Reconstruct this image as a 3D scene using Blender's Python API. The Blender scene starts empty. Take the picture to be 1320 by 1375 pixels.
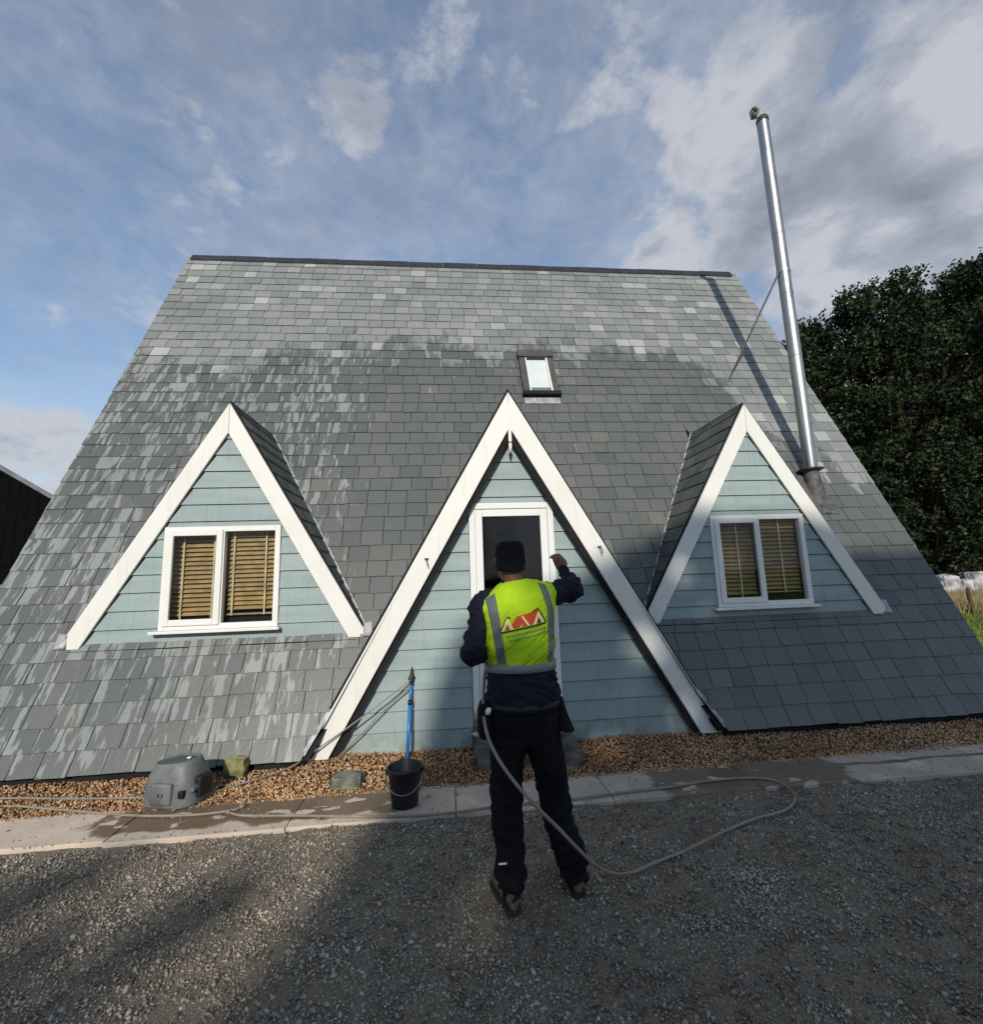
import bpy, bmesh, math, random
import numpy as np
from mathutils import Vector, Matrix, noise
from mathutils.bvhtree import BVHTree

random.seed(7); rng = np.random.default_rng(7)
S = bpy.context.scene
COL = S.collection

# ------------------------------------------------------------------ camera
cd = bpy.data.cameras.new('camera'); cam = bpy.data.objects.new('camera', cd); COL.objects.link(cam)
yaw, pitch, roll = 0.09416, 0.14433, -0.03344
fw = Vector((math.sin(yaw)*math.cos(pitch), math.cos(yaw)*math.cos(pitch), math.sin(pitch)))
rt = Vector((math.cos(yaw), -math.sin(yaw), 0)); up = rt.cross(fw)
r2 = math.cos(roll)*rt + math.sin(roll)*up; u2 = -math.sin(roll)*rt + math.cos(roll)*up
m = Matrix((r2, u2, -fw)).transposed().to_4x4(); m.translation = Vector((0, -4.17471, 1.57))
cam.matrix_world = m
cd.sensor_fit = 'HORIZONTAL'; cd.sensor_width = 36; cd.lens = 36*597.04/1320
cd.clip_start = 0.05; cd.clip_end = 2000
S.camera = cam

# ------------------------------------------------------------------ light
SUN = Vector((-0.130, -0.873, 0.470)).normalized()
sd = bpy.data.lights.new('sun', 'SUN'); so = bpy.data.objects.new('sun', sd); COL.objects.link(so)
sd.energy = 4.0; sd.angle = math.radians(0.5); sd.color = (1.0, 0.93, 0.82)
so.rotation_euler = (-SUN).to_track_quat('-Z', 'Y').to_euler()

W = bpy.data.worlds.new('World'); S.world = W; W.use_nodes = True
nt = W.node_tree; nt.nodes.clear()
def wn(t, **k):
    n = nt.nodes.new(t)
    for a, b in k.items(): setattr(n, a, b)
    return n
def wl(a, b): nt.links.new(a, b)
def wmath(op, a, b=None, c=None, clamp=False):
    n = wn('ShaderNodeMath', operation=op); n.use_clamp = clamp
    for i, v in enumerate((a, b, c)):
        if v is None: continue
        if isinstance(v, (int, float)): n.inputs[i].default_value = v
        else: wl(v, n.inputs[i])
    return n.outputs[0]
sky = wn('ShaderNodeTexSky', sky_type='NISHITA'); sky.sun_disc = False
sky.sun_elevation = math.asin(SUN.z); sky.sun_rotation = math.atan2(SUN.x, SUN.y)
sky.altitude = 50; sky.air_density = 1.0; sky.dust_density = 0.1; sky.ozone_density = 2.0
tc = wn('ShaderNodeTexCoord'); dirv = tc.outputs['Generated']
sep = wn('ShaderNodeSeparateXYZ'); wl(dirv, sep.inputs[0])
den = wmath('ADD', wmath('MAXIMUM', sep.outputs[2], 0.0), 0.22)
px = wmath('DIVIDE', sep.outputs[0], den); py = wmath('DIVIDE', sep.outputs[1], den)
comb = wn('ShaderNodeCombineXYZ'); wl(px, comb.inputs[0]); wl(py, comb.inputs[1])
def wnoise(scale, detail, rough, dist=0.0, off=(0, 0, 0), vec=None):
    mp = wn('ShaderNodeMapping'); mp.inputs['Location'].default_value = off
    wl(vec or comb.outputs[0], mp.inputs[0])
    n = wn('ShaderNodeTexNoise'); n.inputs['Scale'].default_value = scale; n.inputs['Detail'].default_value = detail
    n.inputs['Roughness'].default_value = rough; n.inputs['Distortion'].default_value = dist
    wl(mp.outputs[0], n.inputs['Vector']); return n.outputs[0]
sdir = wn('ShaderNodeVectorMath', operation='MULTIPLY'); wl(dirv, sdir.inputs[0]); sdir.inputs[1].default_value = (1, 1, 1.7); SD = sdir.outputs[0]
n_big = wnoise(2.0, 3, 0.5, 0.2, (1.3, 0.4, 0), SD)
n_det = wnoise(5.5, 10, 0.62, 0.25, (4.1, 2.0, 0), SD)
n_wisp = wnoise(17, 8, 0.65, 0.3, (0.2, 7.0, 0), SD)
n_sh = wnoise(5.0, 9, 0.6, 0.3, (9.2, 3.3, 0), SD)
def blob(D, r):          # 1 at direction D, 0 beyond r degrees
    n = wn('ShaderNodeVectorMath', operation='DOT_PRODUCT'); wl(dirv, n.inputs[0])
    n.inputs[1].default_value = Vector(D).normalized()
    mr = wn('ShaderNodeMapRange', interpolation_type='SMOOTHSTEP'); wl(n.outputs['Value'], mr.inputs[0])
    mr.inputs[1].default_value = math.cos(math.radians(r)); mr.inputs[2].default_value = 1.0
    return mr.outputs[0]
# broad cloud banks and clear gaps, as directions in the sky
banks = [((0.448, 0.542, 0.711), 8, 0.13), ((0.602, 0.593, 0.534), 11, 0.16), ((0.377, 0.722, 0.58), 6, 0.15), ((0.679, 0.581, 0.449), 8, 0.14),
         ((0.672, 0.437, 0.598), 9, 0.20), ((0.295, 0.629, 0.719), 8, 0.11), ((-0.41, 0.626, 0.663), 6, 0.07), ((-0.307, 0.663, 0.683), 6, 0.08),
         ((-0.172, 0.636, 0.752), 7, 0.08), ((-0.637, 0.745, 0.197), 9, 0.22), ((-0.499, 0.721, 0.48), 8, 0.12), ((-0.036, 0.58, 0.814), 11, 0.08),
         ((0.56, 0.48, 0.62), 12, 0.10), ((0.694, 0.494, 0.523), 9, 0.14), ((0.45, 0.66, 0.60), 8, 0.10), ((0.75, 0.6, 0.2), 20, 0.2), ((-0.9, 0.4, 0.2), 25, 0.2), ((0.3, -0.8, 0.5), 45, 0.06)]
gaps = [((-0.543, 0.637, 0.547), 8, 0.08), ((0.033, 0.727, 0.685), 12, 0.11), ((0.287, 0.694, 0.66), 8, 0.16), ((0.669, 0.551, 0.498), 3, 0.14),
        ((0.513, 0.474, 0.716), 6, 0.06), ((0.2, 0.80, 0.56), 9, 0.08), ((-0.2, 0.76, 0.6), 10, 0.06), ((-0.25, 0.55, 0.80), 7, 0.05)]
acc = wmath('ADD', wmath('MULTIPLY', n_big, 0.30), wmath('MULTIPLY', n_det, 0.70))
acc = wmath('ADD', acc, wmath('MULTIPLY', wmath('SUBTRACT', n_wisp, 0.5), 0.20))
for D, r, w in banks: acc = wmath('MULTIPLY_ADD', blob(D, r), w, acc)
for D, r, w in gaps: acc = wmath('MULTIPLY_ADD', blob(D, r), -w, acc)
def wmap(v, a, b, c=0.0, d=1.0):
    q = wn('ShaderNodeMapRange', interpolation_type='SMOOTHSTEP'); wl(v, q.inputs[0])
    for k_, x_ in enumerate((a, b, c, d)): q.inputs[k_+1].default_value = x_
    return q.outputs[0]
veil = wmath("ADD", wmath("MULTIPLY", n_big, 0.35), wmath("ADD", wmath("MULTIPLY", n_wisp, 0.33), wmath("MULTIPLY", n_sh, 0.34)))
mask = wmath('MAXIMUM', wmap(acc, 0.49, 0.70, 0.0, 0.94), wmap(veil, 0.36, 0.65, 0.14, 0.58))
mask = wmath('MAXIMUM', mask, wmap(sep.outputs[2], 0.50, 0.02, 0.0, 0.92))
# cloud brightness: thin sunlit edges bright, thick parts grey, some heaps catch the sun fully
sunny = None
for D_, r_ in (((0.602, 0.593, 0.534), 6), ((0.377, 0.722, 0.58), 6), ((0.679, 0.581, 0.449), 6), ((0.672, 0.437, 0.598), 6), ((0.448, 0.542, 0.711), 6), ((-0.637, 0.745, 0.197), 9), ((-0.307, 0.663, 0.683), 5)):
    sunny = blob(D_, r_) if sunny is None else wmath('MAXIMUM', sunny, blob(D_, r_))
shv = wmath('ADD', wmap(acc, 0.60, 0.95, 0.0, 0.75), wmath('SUBTRACT', wmath('MULTIPLY', wmath('SUBTRACT', n_sh, 0.45), 2.8), wmath('MULTIPLY', sunny, 0.34)), clamp=True)
cr = wn('ShaderNodeValToRGB'); wl(shv, cr.inputs[0])
cr.color_ramp.elements[0].color = (5.6, 5.8, 6.3, 1); cr.color_ramp.elements[1].color = (2.55, 2.75, 3.25, 1)
e = cr.color_ramp.elements.new(0.4); e.color = (3.9, 4.2, 4.9, 1)
tint = wn('ShaderNodeMix', data_type='RGBA', blend_type='MULTIPLY'); tint.inputs[0].default_value = 1
wl(sky.outputs[0], tint.inputs[6]); tint.inputs[7].default_value = (1.68, 1.78, 1.76, 1)
mx = wn('ShaderNodeMix', data_type='RGBA'); wl(mask, mx.inputs[0]); wl(tint.outputs[2], mx.inputs[6]); wl(cr.outputs[0], mx.inputs[7])
bg = wn('ShaderNodeBackground'); bg.inputs[1].default_value = 0.1; wl(mx.outputs[2], bg.inputs[0])
wo = wn('ShaderNodeOutputWorld'); wl(bg.outputs[0], wo.inputs[0])

vs = S.view_settings; vs.view_transform = 'Standard'; vs.look = 'None'; vs.exposure = 0; vs.gamma = 1; vs.use_curve_mapping = False
S.render.engine = 'CYCLES'

# ------------------------------------------------------------------ helpers
def tag(o, label=None, cat=None, group=None, kind=None):
    for k, v in (('label', label), ('category', cat), ('group', group), ('kind', kind)):
        if v: o[k] = v
    return o
def empty(name, loc, label, cat, group=None):
    o = bpy.data.objects.new(name, None); COL.objects.link(o); o.location = loc; o.empty_display_size = 0.1
    o['org'] = tuple(loc); return tag(o, label, cat, group)
def org_of(p):
    while p is not None:
        if 'org' in p: return Vector(p['org'])
        p = p.parent
    return Vector((0, 0, 0))
def link(name, me, mat, parent=None, smooth=False):
    if mat and not me.materials: me.materials.append(mat)
    if smooth: me.shade_smooth()
    o = bpy.data.objects.new(name, me); COL.objects.link(o)
    if parent is not None: o.parent = parent
    return o
def mesh(name, V, F, mat, parent=None, smooth=False, rnd=None, loc=None):
    """V in world coordinates; stored local to the owning thing (or to loc for a top-level mesh)."""
    og = Vector(loc) if loc is not None else org_of(parent)
    me = bpy.data.meshes.new(name)
    me.from_pydata([(v[0]-og.x, v[1]-og.y, v[2]-og.z) for v in V], [], F)
    if rnd is not None:
        a = me.attributes.new('rnd', 'FLOAT', 'POINT')
        a.data.foreach_set('value', np.full(len(V), rnd, np.float32) if np.isscalar(rnd) else np.asarray(rnd, np.float32))
    me.update()
    o = link(name, me, mat, parent, smooth)
    if loc is not None and parent is None: o.location = loc
    return o
class MB:
    def __init__(s): s.V = []; s.F = []; s.R = []
    def add(s, V, F, r=0.5):
        n = len(s.V); s.V += [tuple(v) for v in V]; s.F += [tuple(i+n for i in f) for f in F]; s.R += [r]*len(V); return s
    def box(s, x0, x1, y0, y1, z0, z1, r=0.5, bev=0.0):
        if bev <= 0:
            return s.add([(x, y, z) for z in (z0, z1) for y in (y0, y1) for x in (x0, x1)],
                  [(0, 2, 3, 1), (4, 5, 7, 6), (0, 1, 5, 4), (2, 6, 7, 3), (0, 4, 6, 2), (1, 3, 7, 5)], r)
        bm = bmesh.new(); bmesh.ops.create_cube(bm, size=1)
        for v in bm.verts: v.co = Vector(((x0+x1)/2+v.co.x*(x1-x0), (y0+y1)/2+v.co.y*(y1-y0), (z0+z1)/2+v.co.z*(z1-z0)))
        bmesh.ops.bevel(bm, geom=bm.edges[:], offset=bev, segments=2, affect='EDGES', profile=0.6)
        return s.bm(bm, r)
    def bm(s, bm, r=0.5):
        bm.verts.index_update(); s.add([v.co[:] for v in bm.verts], [[v.index for v in f.verts] for f in bm.faces], r); bm.free(); return s
    def build(s, name, mat, parent=None, smooth=False, loc=None): return mesh(name, s.V, s.F, mat, parent, smooth, s.R, loc)
def prism(poly, y0, y1):
    """poly: CCW list of (x,z); y0 front (smaller y), y1 back; y may be callables of (x,z)."""
    f0 = y0 if callable(y0) else (lambda x, z: y0); f1 = y1 if callable(y1) else (lambda x, z: y1)
    n = len(poly); V = [(x, f0(x, z), z) for x, z in poly] + [(x, f1(x, z), z) for x, z in poly]
    F = [tuple(range(n)), tuple(range(2*n-1, n-1, -1))] + [(i+n, (i+1) % n+n, (i+1) % n, i) for i in range(n)]
    return V, F
def clip(poly, a, b, c):
    """keep a*x+b*y <= c"""
    out = []
    for i in range(len(poly)):
        p, q = poly[i], poly[(i+1) % len(poly)]; dp = a*p[0]+b*p[1]-c; dq = a*q[0]+b*q[1]-c
        if dp <= 0: out.append(p)
        if (dp < 0 < dq) or (dq < 0 < dp):
            t = dp/(dp-dq); out.append((p[0]+t*(q[0]-p[0]), p[1]+t*(q[1]-p[1])))
    return out
def area(poly): return abs(sum(poly[i][0]*poly[(i+1) % len(poly)][1]-poly[(i+1) % len(poly)][0]*poly[i][1] for i in range(len(poly))))/2 if len(poly) > 2 else 0
def spline(P, n=8):
    P = [Vector(p) for p in P]; out = []
    Q = [P[0]*2-P[1]] + P + [P[-1]*2-P[-2]]
    for i in range(1, len(Q)-2):
        for k in range(n):
            t = k/n; a, b, c, d = Q[i-1], Q[i], Q[i+1], Q[i+2]
            out.append(0.5*((2*b)+(c-a)*t+(2*a-5*b+4*c-d)*t*t+(3*b-a-3*c+d)*t**3))
    out.append(P[-1]); return out
def tube(P, r, seg=10, cap=True):
    """P: list of points; r: scalar or list"""
    P = [Vector(p) for p in P]; n = len(P); R = [r]*n if not isinstance(r, (list, tuple)) else r
    V = []; F = []; u = None
    for i, p in enumerate(P):
        t = (P[min(i+1, n-1)]-P[max(i-1, 0)]).normalized()
        if u is None: u = t.orthogonal().normalized()
        u = (u-t*u.dot(t)).normalized(); w = t.cross(u)
        for k in range(seg):
            a = 2*math.pi*k/seg; V.append(p+(u*math.cos(a)+w*math.sin(a))*R[i])
    for i in range(n-1):
        for k in range(seg):
            a = i*seg+k; b = i*seg+(k+1) % seg; F.append((a, b, b+seg, a+seg))
    if cap: F.append(tuple(range(seg-1, -1, -1))); F.append(tuple((n-1)*seg+k for k in range(seg)))
    return V, F
def lathe(prof, c, seg=32, cap=True, axis=None):
    """prof: list of (r,h); around +Z at c"""
    V = []; F = []
    for r, h in prof:
        for k in range(seg):
            a = 2*math.pi*k/seg; V.append((c[0]+r*math.cos(a), c[1]+r*math.sin(a), c[2]+h))
    for i in range(len(prof)-1):
        for k in range(seg):
            a = i*seg+k; b = i*seg+(k+1) % seg; F.append((a, b, b+seg, a+seg))
    if cap: F.append(tuple(range(seg-1, -1, -1))); F.append(tuple((len(prof)-1)*seg+k for k in range(seg)))
    return V, F
def loft(rings, seg=40, power=2.0):
    """rings: (cx,cy,cz,rx,ry,tilt_x,tilt_y) horizontal-ish ellipses with z slope tilt"""
    V = []; F = []
    for g in rings:
        cx, cy, cz, rx, ry = g[:5]; tx = g[5] if len(g) > 5 else 0; ty = g[6] if len(g) > 6 else 0; pw = g[7] if len(g) > 7 else power
        for k in range(seg):
            a = 2*math.pi*k/seg; c, s = math.cos(a), math.sin(a)
            x = rx*math.copysign(abs(c)**(2/pw), c); y = ry*math.copysign(abs(s)**(2/pw), s)
            V.append((cx+x, cy+y, cz+tx*x+ty*y))
    n = len(rings)
    for i in range(n-1):
        for k in range(seg):
            a = i*seg+k; b = i*seg+(k+1) % seg; F.append((a, b, b+seg, a+seg))
    F.append(tuple(range(seg-1, -1, -1))); F.append(tuple((n-1)*seg+k for k in range(seg)))
    return V, F
def fused(mb, voxel, smooth_it=6, fac=0.5):
    """one continuous surface from overlapping closed shapes"""
    me = bpy.data.meshes.new('tmp'); me.from_pydata(mb.V, [], mb.F); me.update()
    bm = bmesh.new(); bm.from_mesh(me); bmesh.ops.recalc_face_normals(bm, faces=bm.faces); bm.to_mesh(me); bm.free()
    o = bpy.data.objects.new('tmp', me); COL.objects.link(o)
    r = o.modifiers.new('r', 'REMESH'); r.mode = 'VOXEL'; r.voxel_size = voxel
    s = o.modifiers.new('s', 'SMOOTH'); s.factor = fac; s.iterations = smooth_it
    dg = bpy.context.evaluated_depsgraph_get()
    e = bpy.data.meshes.new_from_object(o.evaluated_get(dg))
    bpy.data.objects.remove(o); bpy.data.meshes.remove(me); return e
def folds(me, fn):
    me.update(); N = [v.normal.copy() for v in me.vertices]
    for v, n in zip(me.vertices, N): v.co += n*fn(v.co, n)
    me.update()

# ------------------------------------------------------------------ materials
class M:
    def __init__(s, name, rough=0.8, spec=0.3):
        s.m = bpy.data.materials.new(name); s.m.use_nodes = True; s.t = s.m.node_tree
        s.b = s.t.nodes['Principled BSDF']; s.b.inputs['Roughness'].default_value = rough
        s.b.inputs['Specular IOR Level'].default_value = spec
        s.geo = s.n('ShaderNodeNewGeometry'); s.pos = s.geo.outputs['Position']
    def n(s, t, **k):
        x = s.t.nodes.new(t)
        for a, b in k.items(): setattr(x, a, b)
        return x
    def put(s, sock, v):
        if hasattr(v, 'is_output'): s.t.links.new(v, sock)
        elif isinstance(v, (tuple, list)) and len(v) == 3 and sock.type == 'RGBA': sock.default_value = (*v, 1)
        else: sock.default_value = v
    def math(s, op, a, b=0.0, c=0.0, clamp=False):
        x = s.n('ShaderNodeMath', operation=op); x.use_clamp = clamp
        for i, v in enumerate((a, b, c)): s.put(x.inputs[i], v)
        return x.outputs[0]
    def map(s, v, a, b, c=0.0, d=1.0, smooth=True):
        x = s.n('ShaderNodeMapRange'); x.interpolation_type = 'SMOOTHSTEP' if smooth else 'LINEAR'
        for i, q in enumerate((v, a, b, c, d)): s.put(x.inputs[i], q)
        return x.outputs[0]
    def vec(s, sc=(1, 1, 1), off=None, src=None):
        x = s.n('ShaderNodeVectorMath', operation='MULTIPLY'); s.put(x.inputs[0], src or s.pos); x.inputs[1].default_value = sc
        if off is None: return x.outputs[0]
        y = s.n('ShaderNodeVectorMath', operation='ADD'); s.put(y.inputs[0], x.outputs[0]); s.put(y.inputs[1], off); return y.outputs[0]
    def noise(s, scale, detail=4, rough=0.55, dist=0.0, vec=None):
        x = s.n('ShaderNodeTexNoise'); x.inputs['Scale'].default_value = scale; x.inputs['Detail'].default_value = detail
        x.inputs['Roughness'].default_value = rough; x.inputs['Distortion'].default_value = dist; s.put(x.inputs['Vector'], vec or s.pos); return x.outputs[0]
    def mix(s, f, a, b, mode='MIX'):
        x = s.n('ShaderNodeMix', data_type='RGBA', blend_type=mode); s.put(x.inputs[0], f); s.put(x.inputs[6], a); s.put(x.inputs[7], b); return x.outputs[2]
    def ramp(s, v, stops, const=False):
        x = s.n('ShaderNodeValToRGB'); s.put(x.inputs[0], v); r = x.color_ramp
        if const: r.interpolation = 'CONSTANT'
        while len(r.elements) < len(stops): r.elements.new(0.5)
        for e, (p, c) in zip(r.elements, stops): e.position = p; e.color = (*c, 1) if isinstance(c, tuple) else (c, c, c, 1)
        return x.outputs[0]
    def attr(s, name='rnd'): return s.n('ShaderNodeAttribute', attribute_name=name).outputs['Fac']
    def xyz(s, v=None):
        x = s.n('ShaderNodeSeparateXYZ'); s.put(x.inputs[0], v or s.pos); return x.outputs
    def orand(s): return s.n('ShaderNodeObjectInfo').outputs['Random']
    def color(s, v): s.put(s.b.inputs['Base Color'], v); return s
    def rough(s, v): s.put(s.b.inputs['Roughness'], v); return s
    def bump(s, h, strength=0.3, dist=0.01):
        x = s.n('ShaderNodeBump'); x.inputs['Strength'].default_value = strength; x.inputs['Distance'].default_value = dist
        s.put(x.inputs['Height'], h); s.t.links.new(x.outputs[0], s.b.inputs['Normal']); return s
def plain(name, col, rough=0.7, spec=0.3, var=0.25, scale=6.0, bump=0.15, metal=0.0):
    q = M(name, rough, spec); n = q.noise(scale, 6)
    q.color(q.mix(q.map(n, 0.3, 0.7), tuple(c*(1-var) for c in col), tuple(min(1, c*(1+var)) for c in col)))
    q.b.inputs['Metallic'].default_value = metal
    if bump: q.bump(q.noise(scale*12, 4), bump, 0.004)
    return q.m

# slate: weathered, with wet dark areas, dry pale streaks and a tide line of washing water
def slate_mat():
    q = M('slate', 0.55, 0.4); r = q.attr(); x, y, z = q.xyz()
    rv = q.n('ShaderNodeCombineXYZ'); q.put(rv.inputs[0], q.math('MULTIPLY', r, 37.0)); q.put(rv.inputs[2], q.math('MULTIPLY', r, 61.0))
    u = q.map(x, -4.5, 5.7, 0, 1, False)
    zb = q.ramp(u, [(0, .60), (.11, .575), (.21, .595), (.31, .63), (.40, .655), (.49, .62), (.62, .635), (.74, .63), (.81, .60), (.85, .56), (.87, .46), (.93, .37), (1, .33)])
    dz = q.math('SUBTRACT', q.math('ADD', z, q.math('MULTIPLY', q.math('SUBTRACT', q.noise(2.0, 5, 0.65, vec=q.vec((2.3, .5, 1.0))), 0.5), 1.9)), q.math('MULTIPLY', zb, 8.0))
    dz = q.math('ADD', dz, q.math('MULTIPLY', q.math('SUBTRACT', r, 0.5), 0.35))
    drip = q.noise(1.0, 5, 0.65, vec=q.vec((7.5, 1.6, 1.6), rv.outputs[0])); dz = q.math('ADD', dz, q.math('MULTIPLY', q.math('SUBTRACT', drip, 0.5), 1.1))
    dry = q.map(dz, -0.16, 0.20)
    # streaks: long along the slope, cut by the slate edges
    st = q.noise(1.0, 4, 0.6, 0.4, vec=q.vec((12.5, 1.9, 1.9), rv.outputs[0]))
    left = q.math('MULTIPLY', q.map(x, -0.3, -1.7), q.map(z, 0.0, 0.3, 0.75, 1))
    left = q.math('MAXIMUM', left, q.math('MULTIPLY', q.map(dz, -0.75, 0.0), 0.75))
    left = q.math('MAXIMUM', left, q.map(x, 1.3, 2.6, 0.15, 0.3)); 
    left = q.math('MULTIPLY', left, q.map(x, 2.6, 3.6, 1.0, 0.3))
    thr = q.map(q.math('ADD', left, q.math('MULTIPLY', q.math('SUBTRACT', r, 0.5), 0.35)), 0.0, 1.0, 0.78, 0.505, False)
    streak = q.map(q.math('SUBTRACT', st, thr), 0.0, 0.04)
    wet = q.ramp(r, [(0, (.085, .093, .089)), (.35, (.106, .112, .105)), (.6, (.110, .114, .108)), (.85, (.100, .108, .104)), (.97, (.120, .121, .113)), (1, (.138, .136, .124))])
    dryc = q.ramp(r, [(0, (.165, .175, .172)), (.4, (.195, .205, .200)), (.72, (.218, .226, .219)), (.90, (.24, .248, .238)), (.97, (.31, .32, .305)), (1, (.36, .37, .352))])
    stc = q.mix(q.noise(9, 3), (.215, .235, .225), (.29, .30, .285))
    c = q.mix(dry, wet, dryc); c = q.mix(q.math('MULTIPLY', streak, q.map(dry, 0, 1, 0.85, 0.12)), c, stc)
    spots = q.map(q.noise(14, 5, 0.7), 0.70, 0.76); c = q.mix(q.math('MULTIPLY', spots, 0.6), c, (.30, .32, .29))
    c = q.mix(q.map(q.noise(0.9, 4), 0.35, 0.7, 0.0, 0.28), c, (.045, .06, .05))
    fine = q.noise(60, 5, 0.6); c = q.mix(0.35, c, q.mix(fine, (.25, .25, .25), (.75, .75, .75)), 'OVERLAY')
    q.color(c); q.rough(q.map(dry, 0, 1, 0.42, 0.62, False))
    q.bump(q.noise(1.0, 5, 0.6, vec=q.vec((30, 18, 18), rv.outputs[0])), 0.35, 0.006); return q.m
SLATE = slate_mat()
def board_mat():
    q = M('blue_weatherboard', 0.62, 0.3); r = q.attr()
    n = q.noise(1.0, 5, 0.6, vec=q.vec((1.2, 4, 9)))
    c = q.mix(q.map(n, .3, .7), (.235, .30, .30), (.295, .36, .35)); c = q.mix(q.map(r, 0, 1, 0, .4), c, (.26, .315, .325))
    drt = q.noise(3.0, 6, 0.7, vec=q.vec((3, 3, 1.0))); c = q.mix(q.map(drt, .50, .74, 0, .5), c, (.20, .245, .215))
    run = q.noise(1.0, 4, 0.6, vec=q.vec((34, 5, 1.6))); c = q.mix(q.map(run, .52, .72, 0, .30), c, (.16, .20, .19))
    z = q.xyz()[2]; c = q.mix(q.math('MULTIPLY', q.map(z, 0.35, 0.0), q.map(q.noise(9, 5), .4, .7)), c, (.20, .21, .16))
    c = q.mix(q.map(q.noise(28, 3, .7), .72, .78, 0, .5), c, (.7, .74, .72))
    q.color(c); q.bump(q.noise(1.0, 5, 0.6, vec=q.vec((6, 60, 90))), 0.25, 0.003); return q.m
BOARD = board_mat()
def white_mat(name, col, dirt, rough=.5):
    q = M(name, rough, .35); n = q.noise(2.2, 6, .65)
    c = q.mix(q.map(n, .35, .75, 0, .5), col, tuple(a*b for a, b in zip(col, (.88, .87, .80))))
    c = q.mix(q.map(q.noise(6, 7, .75), .60, .80, 0, dirt), c, (.30, .30, .24)); c = q.mix(q.map(q.noise(1.0, 4, .6, vec=q.vec((26, 5, 2.0))), .54, .74, 0, dirt*.8), c, (.36, .36, .31)); q.color(c)
    q.bump(q.noise(18, 5), .12, .004); return q.m
WHITE = white_mat('white_bargeboard_paint', (.70, .69, .65), .30)
PVC = white_mat('white_plastic_frame', (.72, .71, .68), .12, .35)
def jamb_mat():
    q = M('white_door_frame', .4, .35); z = q.xyz()[2]
    g = q.math('MULTIPLY', q.map(z, .42, .20), q.map(q.noise(22, 5), .30, .55))
    q.color(q.mix(g, (.68, .68, .66), (.10, .09, .045))); return q.m
JAMB = jamb_mat()
BLACK = plain('black_felt_edge', (.012, .012, .013), .8, .2)
RIDGE = plain('dark_ridge_cap', (.022, .024, .028), .5, .35, .3)
LEAD = plain('grey_lead', (.30, .31, .32), .5, .5, .35, 9, .4)
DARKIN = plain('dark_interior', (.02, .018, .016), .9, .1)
def glass_mat(name, tintc=(.90, .92, .92), fac=.85, gr=.015):
    q = M(name); t = q.t; t.nodes.remove(q.b); out = t.nodes['Material Output']
    tr = q.n('ShaderNodeBsdfTransparent'); q.put(tr.inputs[0], tintc); gl = q.n('ShaderNodeBsdfGlossy'); gl.inputs['Roughness'].default_value = gr
    fr = q.n('ShaderNodeFresnel'); fr.inputs[0].default_value = 1.52; mxs = q.n('ShaderNodeMixShader')
    q.put(mxs.inputs[0], q.math('MULTIPLY', q.math('MULTIPLY', fr.outputs[0], fac), q.math('SUBTRACT', 1.0, q.geo.outputs['Backfacing']), clamp=True)); t.links.new(tr.outputs[0], mxs.inputs[1]); t.links.new(gl.outputs[0], mxs.inputs[2])
    bp = q.n('ShaderNodeBump'); bp.inputs['Strength'].default_value = .04; bp.inputs['Distance'].default_value = .02; q.put(bp.inputs['Height'], q.noise(2.5, 2)); t.links.new(bp.outputs[0], gl.inputs['Normal'])
    t.links.new(mxs.outputs[0], out.inputs[0]); return q.m
GLASS = glass_mat('window_glass'); DGLASS = glass_mat('door_glass', (.42, .45, .47), 1.3, .06)
SLAT = plain('wooden_blind_slat', (.41, .26, .11), .45, .4, .2, 12)
TAPE = plain('blind_tape', (.62, .54, .32), .8, .2)
STEEL = None
def steel():
    q = M('stainless_steel', .32, .5); q.b.inputs['Metallic'].default_value = 1
    q.color(q.mix(q.noise(5, 5, vec=q.vec((3, 3, .8))), (.30, .30, .29), (.44, .43, .41)))
    q.rough(q.map(q.noise(4, 6, vec=q.vec((2, 2, .6))), .3, .7, .30, .50)); return q.m
STEEL = steel()
RUST = plain('flashing_dark', (.075, .072, .07), .6, .4, .5, 14, .5)
# ground materials
def gravel_base():
    q = M('driveway_fines', .95, .15); n1 = q.noise(90, 6, .7); n2 = q.noise(2.2, 5)
    c = q.ramp(n1, [(.3, (.09, .074, .054)), (.5, (.19, .16, .12)), (.62, (.30, .26, .20)), (.75, (.42, .37, .30))])
    c = q.mix(q.map(n2, .4, .7, 0, .5), c, (.22, .18, .13)); q.color(c); q.bump(q.noise(120, 4, .7), 1.0, .012); return q.m
def stone_mat(name, stops, rough=.85):
    q = M(name, rough, .25); r = q.attr(); c = q.ramp(r, stops)
    c = q.mix(q.map(q.noise(1.1, 6, .72), .36, .62, 0, .85), c, (.56, .54, .53), 'MULTIPLY')
    c = q.mix(q.map(q.noise(3.4, 4, .6), .55, .70, 0, .6), c, (1.35, 1.25, 1.1), 'MULTIPLY')
    c = q.mix(.45, c, q.mix(q.noise(160, 4), (.3, .3, .3), (.7, .7, .7)), 'OVERLAY')
    q.color(c); q.bump(q.noise(220, 3), .4, .002); return q.m
GB = gravel_base()
STONE = stone_mat('crushed_stone', [(0, (.09, .078, .064)), (.25, (.21, .183, .145)), (.55, (.36, .31, .243)), (.85, (.46, .405, .33)), (.985, (.43, .39, .33)), (.998, (.52, .49, .44)), (1, (.60, .58, .54))])
PEA = stone_mat('pea_shingle', [(0, (.17, .075, .03)), (.25, (.35, .175, .075)), (.5, (.50, .28, .13)), (.72, (.58, .37, .20)), (.9, (.62, .45, .29)), (1, (.68, .56, .42))], .6)
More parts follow.
